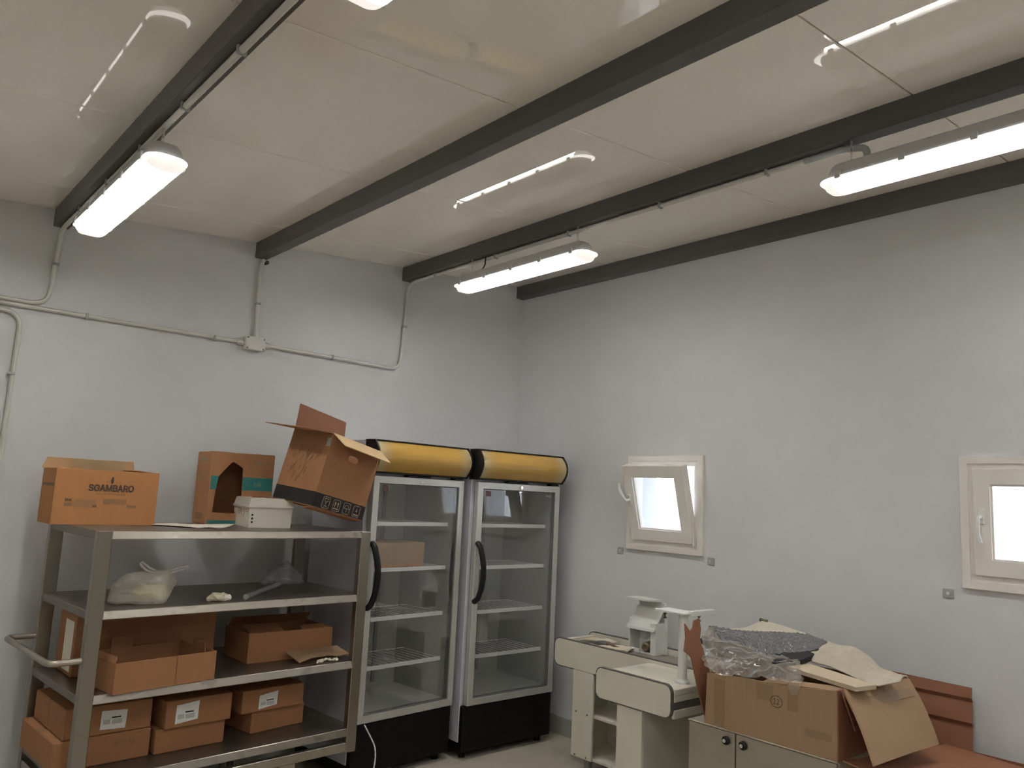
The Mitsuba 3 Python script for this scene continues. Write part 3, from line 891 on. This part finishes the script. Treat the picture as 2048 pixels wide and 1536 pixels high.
k = thing('crumpled_wrapper', 'small crumpled pale wrapper on the second trolley shelf', 'wrapper')
part(k, 'paper', xf(cp_, TM), 'm_rag')
part(k, 'foil_end', xf(blob([(.625, .07, zs + .018), (.650, .068, zs + .016)], [.015, .013], .004, 60, .004, 14, zs), TM), 'm_paper')
b = np.array([(.74, .07, zs + .013), (.95, .28, zs + .013), (1.15, .48, zs + .013)])
k = thing('plastic_tube', 'clear plastic tube lying across the second trolley shelf', 'tube')
part(k, 'pipe', xf(tube(resample(b, 8), .0125, 14), TM), 'm_tube', 40)
part(k, 'end_ring', xf(tube([(.742, .072, zs + .013), (.752, .082, zs + .013)], .0145, 14), TM), 'm_film')
solo('clear_bag', 'crumpled clear plastic bag at the back of the second trolley shelf', 'bag',
     xf(blob([(1.10, .56, zs + .02), (1.17, .58, zs + .085), (1.24, .58, zs + .095), (1.33, .60, zs + .03), (1.30, .52, zs + .02)], [.02, .02, .022, .022, .02], .014, 20, .007, 21, zs), TM), 'm_tube', 60)

# ---------------------------------------------------------------- third shelf
zs = SH[2] + .0005
M = axes((.125, -.030, zs), .10)
w, d, h = .470, .330, .128
k = thing('cardboard_box', 'open shallow brown carton jutting over the front of the third trolley shelf', 'box')
tray = cut(open_box(w, d, h, .005), box(.58 * w, .58 * w + .006, -.01, .004, .004, h + .01))
part(k, 'carton', xf(tray, M), 'm_card_brown')
part(k, 'flap', flap(M, (0, .01, h), (0, d - .10, h), .028, math.radians(-25), outward=(-1, 0, 0), taper=.01), 'm_card_brown')
part(k, 'inner_flap', flap(M, (w - .012, .06, .03), (w - .012, .16, .03), .135, math.radians(-8), outward=(1, 0, 0)), 'm_card_brown')
part(k, 'inner_flap', flap(M, (.12, d - .012, .03), (.22, d - .012, .03), .150, math.radians(0), outward=(0, 1, 0)), 'm_card_brown')
M = axes((.075, .370, zs), -.03)
w, d, h = .66, .26, .285
k = thing('cardboard_box', 'tall closed carton with a white side panel, behind the jutting open carton', 'box')
part(k, 'carton', xf(box(0, w, 0, d, 0, h, .003), M), 'm_card_brown')
part(k, 'white_panel', xf(box(-.001, .0003, .03, .16, .02, .245), M), 'm_paper', label='white label on its left end')
M = axes((.860, .225, zs), -.055)
w, d, h = .485, .30, .150
k = thing('cardboard_box', 'open brown carton at the right end of the third trolley shelf', 'box')
part(k, 'carton', xf(open_box(w, d, h), M), 'm_card_brown')
part(k, 'inner_flap', flap(M, (.01, .012, h), (.20, .012, h), .10, math.radians(-75), outward=(0, -1, 0)), 'm_card_brown')
part(k, 'inner_flap', flap(M, (.30, .012, h), (w - .01, .012, h), .06, math.radians(-80), outward=(0, -1, 0), taper=.02), 'm_card_brown')
part(k, 'flap', flap(M, (.01, d - .012, h), (w - .01, d - .012, h), .06, math.radians(-40), outward=(0, 1, 0)), 'm_card_brown')
G = loft([(1.055, .190, zs + .046), (1.20, .180, zs + .044), (1.355, .165, zs + .052)], [(1.07, .065, zs + .010), (1.16, .07, zs + .026), (1.25, .075, zs + .034), (1.32, .080, zs + .014), (1.395, .085, zs + .016)], 24, 8,
         lambda s, t, P: .004 * np.sin(9 * s))
solo('card_scrap', 'curled brown scrap of cardboard before the right carton on the third trolley shelf', 'cardboard scrap', xf(sheet(G, .004), TM), 'm_card_tan')
bits = []
for i in range(26):
    p = np.array([rng.uniform(1.16, 1.29), rng.uniform(.035, .075), zs + .006 + rng.uniform(0, .006)])
    bits.append(blob([p, p + [.006, 0, .002]], [.005, .004], .002, 120, .004, 30 + i, zs))
solo('paper_shreds', 'white paper shreds spilling from under the cardboard scrap', 'paper shreds', xf(cat_(bits), TM), 'm_paper', kind='stuff')

# ---------------------------------------------------------------- bottom shelf: three pairs of cartons
zs = SH[3] + .0005


def carton(o, yaw, w, d, h, label, lab=None, lettering=None, slot=None):
    M = axes(o, yaw)
    k = thing('cardboard_box', label, 'box')
    b_ = box(0, w, 0, d, 0, h, .004)
    if slot: b_ = cut(b_, *[box(*s) for s in slot])
    part(k, 'carton', xf(b_, M), 'm_card_brown')
    part(k, 'seam_tape', xf(box(.002, w - .002, d / 2 - .024, d / 2 + .024, h - .0002, h + .0006), M), 'm_tape')
    if lab:
        x, z, lw, lh, sk = lab
        P = [(x, -.0006, z), (x + lw, -.0006, z + sk), (x + lw + .004, -.0006, z + sk + lh), (x + .002, -.0006, z + lh)]
        lk = part(k, 'paper_label', xf(slab(P, .0008), M), 'm_label', label='white printed label')
        part(lk, 'print', xf(box(x + lw * .42, x + lw * .80, -.0016, -.0011, z + lh * .55, z + lh * .62), M), 'm_ink_black')
        part(lk, 'print', xf(box(x + lw * .10, x + lw * .38, -.0016, -.0011, z + lh * .25, z + lh * .50), M), 'm_label_grey')
        part(lk, 'print', xf(box(x + lw * .45, x + lw * .85, -.0016, -.0011, z + lh * .22, z + lh * .48), M), 'm_label_grey')
    if lettering:
        part(k, 'lettering', decal(M, text_w(lettering, .085, .022), .62 * w, .55 * h), 'm_ink_pale')
    return M


pr('m_label_grey', (0.42, 0.42, 0.42), 0.6)
carton((-.017, .185, zs), 0.0, .409, .480, .124, 'lowest carton at the left of the bottom trolley shelf, under a labelled one', lettering='B C M')
carton((.018, .195, zs + .1255), -.01, .372, .450, .128, 'white labelled carton stacked at the left of the bottom trolley shelf', lab=(.150, .022, .108, .080, -.006),
       slot=[(-.01, .003, .22, .224, .01, .2)])
carton((.412, .175, zs), 0.0, .336, .400, .110, 'lowest carton in the middle of the bottom trolley shelf, under a labelled one')
carton((.440, .150, zs + .1115), 0.0, .322, .400, .126, 'white labelled carton stacked in the middle of the bottom trolley shelf', lab=(.045, .018, .108, .084, .010))
carton((.905, .205, zs), .10, .322, .400, .108, 'lowest carton at the right of the bottom trolley shelf, under a torn one')
M = carton((.836, .185, zs + .1095), .03, .356, .400, .112, 'white labelled carton with a torn edge, stacked at the right of the bottom shelf', lab=(.092, .012, .104, .068, .012),
       slot=[(.333, .40, -.01, .006, .030, .040)])

# ---------------------------------------------------------------- checkout counter along the window wall
XA, XB2, ZT = 3.66, 3.98, .775
k = thing('checkout_counter', 'cream laminate checkout counter in two steps before the window wall', 'counter')


def stad2(y0, y1, z0, z1, r):
    return sg.box(y0 + r, z0 + r, y1 - r, z1 - r).buffer(r, 8)


def panel(poly, x0, x1):
    m = trimesh.creation.extrude_polygon(poly, x1 - x0, engine='earcut')
    return xf(m, frame_m((x0, 0, 0), (0, 1, 0), (0, 0, 1), (1, 0, 0)))


def edged(par, name, y0, y1, z0, z1, r, x0, x1, e=.006, lab=None):
    p = stad2(y0, y1, z0, z1, r)
    pk = part(par, name, panel(p.buffer(-e), x0 - .001, x1 + .001), 'm_laminate', 30, lab)
    part(pk, 'edge_strip', panel(p.difference(p.buffer(-e)), x0, x1), 'm_edge', 30)
    return pk


edged(k, 'side_board', 2.02, 3.693, .602, ZT, .045, XA, XA + .020)
edged(k, 'side_board', 2.02, 3.700, .602, .785, .045, XB2, XB2 + .020)
part(k, 'worktop', box(XA + .020, XB2, 2.03, 3.66, .715, .742, .003), 'm_worktop', label='dark worktop between the two side boards')
part(k, 'end_board', box(XA + .020, XB2, 3.640, 3.662, .640, .764, .004), 'm_laminate')
X2 = 3.235
edged(k, 'front_board', 2.445, 2.945, .612, ZT, .042, X2, X2 + .020, lab='cream front board with rounded corners')
part(k, 'lower_top', box(X2 + .020, XA, 2.440, 2.925, .722, .752, .003), 'm_laminate')
part(k, 'lower_side', box(X2 + .020, XA + .2, 2.442, 2.458, .690, .722, .002), 'm_laminate')
part(k, 'drawer_side', box(X2 + .022, XA + .2, 2.446, 2.460, .655, .688, .002), 'm_edge')
part(k, 'lower_side', box(X2 + .020, XA + .2, 2.442, 2.458, .612, .653, .002), 'm_laminate')
# two leg panels with their boxes behind
lk = part(k, 'leg_panel', box(XA, XA + .018, 3.350, 3.520, .100, .610, .003), 'm_laminate')
for y, z in ((3.484, .356), (3.391, .354), (3.484, .106), (3.391, .108)):
    part(lk, 'screw', xf(trimesh.creation.cylinder(.005, .003, sections=10), frame_m((XA - .001, y, z + .006), (0, 1, 0), (0, 0, 1), (-1, 0, 0))), 'm_screw')
part(k, 'side_panel', box(XA + .018, XB2, 3.500, 3.518, .100, .715, .003), 'm_laminate')
part(k, 'inner_shelf', box(XA + .018, XB2, 2.70, 3.500, .345, .362, .002), 'm_laminate')
part(k, 'inner_shelf', box(XA + .018, XB2, 2.70, 3.500, .100, .118, .002), 'm_laminate')
part(k, 'back_panel', box(XB2 - .014, XB2 - .001, 2.10, 3.500, .100, .715, .002), 'm_laminate')
lk = part(k, 'leg_panel', box(X2 + .005, X2 + .023, 2.630, 2.796, .060, .640, .003), 'm_laminate')
for y, z in ((2.765, .300), (2.665, .300)):
    part(lk, 'screw', xf(trimesh.creation.cylinder(.005, .003, sections=10), frame_m((X2 + .004, y, z), (0, 1, 0), (0, 0, 1), (-1, 0, 0))), 'm_screw')
part(k, 'side_panel', box(X2 + .023, XA + .2, 2.632, 2.650, .060, .640, .003), 'm_laminate')
for x, y in ((XA + .03, 3.40), (XB2 - .06, 3.40), (X2 + .05, 2.71), (XA + .15, 2.70)):
    part(k, 'foot', xf(trimesh.creation.cylinder(.024, .101, sections=16), frame_m((x, y, .0505), (1, 0, 0), (0, 1, 0), (0, 0, 1))), 'm_leg', 30)

# small desk-top cabinet with a slanted lid
k = thing('till_cabinet', 'small white cabinet with a slanted lid standing on the checkout counter', 'cabinet')
hx, y0, y1, zb = 3.872, 3.052, 3.262, .7425
part(k, 'side', box(hx, hx + .105, y1 - .010, y1, zb, .945, .002), 'm_hutch')
part(k, 'side', box(hx, hx + .105, y0, y0 + .040, zb, .930, .002), 'm_hutch')
part(k, 'back', box(hx + .097, hx + .106, y0, y1, zb, 1.045, .002), 'm_hutch')
part(k, 'floor', box(hx + .004, hx + .10, y0 + .04, y1 - .01, zb, zb + .010, .002), 'm_hutch')
part(k, 'sill', box(hx - .006, hx + .006, y0 + .12, y1 - .006, zb, zb + .026, .002), 'm_hutch')
part(k, 'lid', hull([(hx - .012, y, .880) for y in (y0 + .002, y1 + .006)] + [(hx - .010, y, .893) for y in (y0 + .002, y1 + .006)] + [(hx + .088, y, 1.010) for y in (y0, y1)] + [(hx + .080, y, 1.014) for y in (y0, y1)]), 'm_hutch')
part(k, 'top_shelf', hull([(hx - .020, y, z) for y in (y0 + .03, y1 + .012) for z in (1.058, 1.066)] + [(hx + .10, y, z) for y in (y0 + .03, y1 + .012) for z in (1.050, 1.064)]), 'm_hutch')
part(k, 'corner_post', box(hx + .085, hx + .105, y0 - .012, y0 + .004, zb, 1.035, .002), 'm_hutch')
# pole with an L shaped platform
k = thing('printer_stand', 'white pole with an L shaped platform on the lower step of the checkout counter', 'stand')
px, py = 3.415, 2.515
part(k, 'pole', xf(lathe([(0, .752), (.036, .752), (.036, .760), (.028, .770), (.0235, .778), (.0235, 1.092), (0, 1.092)], 24), frame_m((px, py, 0), (1, 0, 0), (0, 1, 0), (0, 0, 1))), 'm_hutch', 30)
part(k, 'platform', box(px - .05, px + .06, py - .045, py + .145, 1.092, 1.104, .003), 'm_hutch')
part(k, 'arm', box(px + .0, px + .195, py - .060, py - .030, 1.086, 1.112, .002), 'm_hutch')
for x, y in ((px - .02, py + .10), (px + .07, py - .046)):
    sk = part(k, 'clamp_screw', cat_([tube([(x, y, 1.060), (x, y, 1.094)], .003, 8), tube([(x, y, 1.058), (x, y, 1.066)], .009, 10), box(x - .012, x + .012, y - .003, y + .003, 1.078, 1.084, .001)]), 'm_screw')
# things on the dark worktop
zc = .7425
k = solo('jar', 'brown glass jar lying on its side before the small white cabinet', 'jar',
         xf(lathe([(0, 0), (.026, 0), (.029, .006), (.029, .058), (.024, .068), (.019, .072), (.019, .084), (.015, .084), (.015, .074), (0, .07)], 24), frame_m((3.945, 3.150, zc + .0400), (0, 0, 1), (-.28, .96, 0), (-.96, -.28, 0))), 'm_jar', 30)
G = loft([(3.91, 3.60, zc + .006), (3.93, 3.47, zc + .012), (3.95, 3.41, zc + .004)], [(3.80, 3.62, zc + .004), (3.83, 3.50, zc + .018), (3.85, 3.43, zc + .006)], 22, 12, lambda s, t, P: .020 * meshkit.fbm(P * 18, 3, 4))
solo('work_glove', 'crumpled pale glove at the far left of the dark worktop', 'glove', sheet(G, .006), 'm_rag', 50)
k = thing('hand_brush', 'small brush with dark bristles lying on the dark worktop', 'brush')
part(k, 'bristles', box(3.80, 3.855, 3.385, 3.462, zc + .002, zc + .030, .006), 'm_gasket')
part(k, 'handle', tube(bend([(3.825, 3.388, zc + .022), (3.815, 3.34, zc + .020), (3.80, 3.26, zc + .014)], .02), np.linspace(.012, .008, 9), 10), 'm_jar', 40)
G = loft([(3.885, 3.36, zc + .006), (3.89, 3.28, zc + .010), (3.87, 3.215, zc + .012)], [(3.715, 3.40, zc + .004), (3.74, 3.28, zc + .006), (3.79, 3.20, zc + .005)], 22, 12, lambda s, t, P: .018 * meshkit.fbm(P * 20, 3, 8))
solo('rag', 'folded pale rag lying between the brush and the small white cabinet', 'cloth', sheet(G, .005), 'm_rag', 50)

# ---------------------------------------------------------------- low steel cabinet and the big carton on it
CX, CY0, CY1, CH = 3.060, 1.530, 2.214, .700
k = thing('steel_cabinet', 'low steel cabinet with two doors under the big carton', 'cabinet')
part(k, 'body', box(CX + .020, CX + .56, CY0, CY1, .06, CH - .006, .003), 'm_cabinet')
part(k, 'top', box(CX - .002, CX + .565, CY0 - .004, CY1 + .004, CH - .006, CH, .002), 'm_cabinet')
part(k, 'plinth', box(CX + .05, CX + .54, CY0 + .02, CY1 - .02, 0, .06, .002), 'm_leg')
for ya, yb, ky in ((1.978, CY1, 2.017), (CY0, 1.973, 1.934)):
    dk = part(k, 'door', box(CX, CX + .019, ya + .001, yb - .001, .075, CH - .008, .002), 'm_cabinet')
    part(dk, 'knob', xf(lathe([(0, 0), (.017, 0), (.018, .004), (.0175, .012), (.012, .016), (0, .016)], 20), frame_m((CX, ky, .657), (0, 1, 0), (0, 0, 1), (-1, 0, 0))), 'm_black', 30)
    part(dk, 'keyhole', xf(lathe([(0, .015), (.008, .015), (.008, .019), (0, .019)], 16), frame_m((CX, ky + .002, .657), (0, 1, 0), (0, 0, 1), (-1, 0, 0))), 'm_chrome', 30)

k = thing('cardboard_box', 'big taped carton with a circled number on the steel cabinet, full of wrapped parts', 'box')
BX, BY0, BY1, BZ = 3.066, 1.528, 2.132, .7005
hl, hr = .915, .962                       # front wall is a little higher at its right end
t = .007
part(k, 'front_wall', slab([(BX, BY1, BZ), (BX, BY0, BZ), (BX, BY0, hr), (BX, 1.72, .938), (BX, 1.98, .928), (BX, BY1 - .01, hl)], t, 0), 'm_card_tan')
part(k, 'bottom', box(BX, BX + .55, BY0, BY1, BZ, BZ + t), 'm_card_tan')
part(k, 'end_wall', slab([(BX, BY1, BZ), (BX + .55, BY1, BZ), (BX + .55, BY1, hl), (BX + .03, BY1, hl)], t), 'm_card_tan')
part(k, 'end_wall', slab([(BX, BY0, BZ), (BX + .55, BY0, BZ), (BX + .55, BY0, hr - .02), (BX, BY0, hr)], t), 'm_card_red')
part(k, 'back_wall', box(BX + .55, BX + .557, BY0, BY1, BZ, .93), 'm_card_tan')
torn = [(2.985, 2.19, 1.122), (3.022, 2.19, 1.085), (3.045, 2.19, 1.100), (3.055, 2.19, 1.130), (3.098, 2.19, 1.138), (3.110, 2.19, 1.088), (3.100, 2.188, 1.045), (3.130, 2.186, .99), (3.175, 2.18, .90), (3.18, 2.165, .7015), (3.135, 2.165, .7015), (3.085, 2.175, .813), (3.030, 2.18, .974), (2.975, 2.185, 1.005), (2.990, 2.188, 1.06)]
part(k, 'torn_flap', slab(torn, .006), 'm_card_red', label='torn reddish flap standing at its left end')
part(k, 'side_flap', sheet(loft([(3.085, 1.512, .972), (3.40, 1.512, .962), (3.684, 1.505, .945)], [(2.990, 1.352, .748), (3.30, 1.350, .742), (3.579, 1.350, .729)], 10, 10, lambda s, t, P: .010 * np.sin(np.pi * t) - .006), .006), 'm_card_tan', 40, 'long tan flap hanging over its right end')
part(k, 'small_flap', slab([(3.05, 1.505, .972), (3.075, 1.510, .972), (3.172, 1.500, .806), (3.145, 1.495, .806)], .005), 'm_card_red')
part(k, 'inner_flap', slab([(3.082, 1.86, .926), (3.082, 1.545, .955), (3.135, 1.53, .964), (3.150, 1.86, .936)], .005), 'm_card_tan')
# packing tape and the circled number
for y0, y1, z0, z1 in ((1.80, 1.875, .860, .925), (1.55, 1.66, .765, .795), (1.69, 1.735, .845, .922), (2.03, 2.085, .705, .90)):
    part(k, 'tape', box(BX - t / 2 - .0006, BX - t / 2, y0, y1, z0, z1), 'm_tape')
FM = frame_m((BX - t / 2 - .0004, 1.785, .866), (0, -1, 0), (0, 0, 1), (-1, 0, 0))
w_ = np.linspace(0, 2 * np.pi, 40, endpoint=False)
cm = xf(tube(np.stack([.026 * np.cos(w_), .0225 * np.sin(w_), 0 * w_], 1), .0013, 6, closed=True), FM)
part(k, 'marker_circle', cm, 'm_ink')
part(k, 'marker_number', xf(text_w('12', .026, .022), FM @ frame_m((-.013, -.011, 0), (1, 0, 0), (0, 1, 0), (0, 0, 1))), 'm_ink')
for y0, y1, z0, z1 in ((1.10 + .30, 1.47, .79, .83),):
    pass
part(k, 'side_tape', sheet(loft([(3.10, 1.495, .925), (3.40, 1.492, .922), (3.62, 1.487, .908)], [(3.085, 1.470, .885), (3.36, 1.466, .890), (3.60, 1.463, .885)], 8, 4, lambda s, t, P: .0125 + 0 * s), .001), 'm_tape')

# wrapped things in the carton
k = thing('wrapped_panel', 'dark panel wrapped in grey bubble wrap lying on top of the big carton', 'wrapped panel')
top = [(3.556, 2.456, 1.028), (3.549, 2.385, 1.033), (3.558, 2.276, 1.034), (3.624, 2.138, 1.046), (3.666, 2.01, 1.054), (3.67, 1.951, 1.055), (3.611, 1.844, 1.044)]
bot = [(3.408, 2.335, 1.007), (3.386, 2.283, 1.003), (3.348, 2.121, .997), (3.255, 2.0, .98), (3.263, 1.952, .981), (3.322, 1.94, .992), (3.463, 1.841, 1.017), (3.573, 1.836, 1.037)]


def bubbles(s, t, P):
    q = np.stack([s * 30, t * 13, 0 * s], -1)
    q[..., 0] += .5 * (np.floor(q[..., 1]) % 2) + .35 * meshkit.noise(P * 22, 8)
    i = np.floor(q); f = q - i - .5
    r = np.sqrt(f[..., 0] ** 2 + f[..., 1] ** 2)
    b_ = np.clip(1 - (r / .46) ** 2, 0, 1) ** .5
    keep = meshkit.noise(i * 1.37 + .5, 3)
    return .0085 * b_ * np.clip(keep * 2.2 - .5, 0, 1) + .012 * (meshkit.fbm(P * 30, 3, 9) - .5) + .034 * (meshkit.fbm(P * 12, 3, 7) - .4) * np.sin(np.pi * t) + .012 * np.sin(np.pi * t) * np.sin(np.pi * s)


part(k, 'bubble_wrap', sheet(loft(top, bot, 320, 120, bubbles), .003), 'm_bubble', True, 'shiny grey bubble wrap')
part(k, 'panel', slab([(3.43, 2.42, .975), (3.24, 2.20, .965), (3.20, 1.86, .965), (3.30, 1.80, .975), (3.60, 1.80, 1.02), (3.66, 2.05, 1.03), (3.58, 2.42, 1.01)], .022), 'm_dark_panel', label='black edge of the panel')
G = loft([(3.423, 2.40, 1.012), (3.500, 2.40, 1.035), (3.370, 2.264, 1.008), (3.340, 2.081, 1.000), (3.272, 1.962, .990), (3.330, 1.827, .998)],
         [(3.10, 2.185, .965), (3.060, 2.145, .940), (3.052, 2.08, .915), (3.052, 1.954, .932), (3.052, 1.835, .945), (3.053, 1.665, .955)], 90, 36,
         lambda s, t, P: .045 * (meshkit.fbm(P * 13, 4, 2) - .42) * np.sin(np.pi * np.clip(t * .9 + .05, 0, 1)) + .016 * (1 - np.abs(2 * meshkit.noise(P * 24, 6) - 1)) ** 4 + .012 * np.abs(np.sin(14 * s + 3 * t)) * np.sin(np.pi * t))
solo('plastic_film', 'clear crumpled plastic film draped over the front left of the big carton', 'plastic film', sheet(G, .0008), 'm_film', True)
G = loft([(3.058, 1.741, .985), (3.058, 1.70, 1.0), (3.058, 1.66, .985)], [(3.052, 1.720, .915), (3.050, 1.705, .910), (3.052, 1.690, .912)], 14, 14, lambda s, t, P: .010 * (meshkit.fbm(P * 40, 2, 5) - .5))
solo('film_strip', 'narrow strip of clear film hanging over the front edge of the big carton', 'plastic film', sheet(G, .0008), 'm_film', True)
top = [(3.535, 1.874, 1.005), (3.62, 1.838, 1.035), (3.64, 1.725, 1.040), (3.594, 1.643, 1.021), (3.50, 1.552, .999), (3.47, 1.468, .990), (3.45, 1.417, .988)]
bot = [(3.376, 1.797, .992), (3.366, 1.711, .988), (3.328, 1.615, .980), (3.29, 1.555, .976), (3.246, 1.504, .972), (3.272, 1.458, .970), (3.378, 1.418, .982)]
solo('foam_wrap', 'cream coloured foam wrap lying over the right end of the big carton', 'foam wrap',
     sheet(loft(top, bot, 120, 60, lambda s, t, P: .05 * (meshkit.fbm(P * 10, 4, 11) - .35) * np.sin(np.pi * t) + .014 * (1 - np.abs(2 * meshkit.noise(P * 17, 21) - 1)) ** 3 * np.sin(np.pi * t) + .025 * np.sin(np.pi * t) * np.sin(np.pi * np.clip(1.3 * s, 0, 1)) + .0015 * np.sin(s * 300) * np.sin(t * 160)), .004), 'm_foam', True)
solo('wood_board', 'pale board lying along the front of the big carton under the foam wrap', 'board',
     slab([(3.20, 1.815, .978), (3.100, 1.470, .975), (3.22, 1.445, .975), (3.36, 1.80, .978)], .016), 'm_board')
G = loft([(3.93, 2.60, .965), (3.95, 2.48, .995), (3.95, 2.385, 1.046), (3.95, 2.28, 1.038), (3.93, 2.056, 1.010), (3.90, 1.88, .985)],
         [(3.60, 2.40, .93), (3.62, 2.30, .94), (3.65, 2.2, .95), (3.66, 2.1, .95), (3.66, 2.0, .95), (3.62, 1.86, .95)], 60, 26, lambda s, t, P: .03 * (meshkit.fbm(P * 9, 3, 17) - .4) * np.sin(np.pi * t))
k = thing('packing_film', 'yellowish plastic film rising behind the wrapped panel to a brown tip', 'plastic film')
part(k, 'film', sheet(G, .0008), 'm_film_pale', True)
part(k, 'brown_tip', blob([(3.95, 2.395, 1.046), (3.95, 2.36, 1.043)], [.007, .009], .006, 50, .004, 41), 'm_ink_grey')

# tall brown carton against the window wall
k = thing('cardboard_box', 'reddish brown carton standing open against the wall under the closed window', 'box')
part(k, 'carton', cut(box(3.64, 4.10, 1.10, 1.760, 0, .600, .003), box(3.646, 4.094, 1.106, 1.754, .006, .7)), 'm_card_red')
sec = [(4.085, .598), (4.105, .706), (4.090, .722), (4.108, .812), (4.094, .830), (4.106, .876)]
for (xa, za), (xb, zb_) in zip(sec[:-1], sec[1:]):
    part(k, 'tall_flap', slab([(xa, 1.760, za), (xa, 1.400 + .002, za), (xb, 1.400 + .004, zb_), (xb, 1.760, zb_ + .006)], .005), 'm_card_red')
part(k, 'front_flap', slab([(3.075, 1.512, .706), (4.085, 1.512, .604), (4.085, 1.08, .590), (2.98, 1.08, .680)], .005), 'm_card_red')
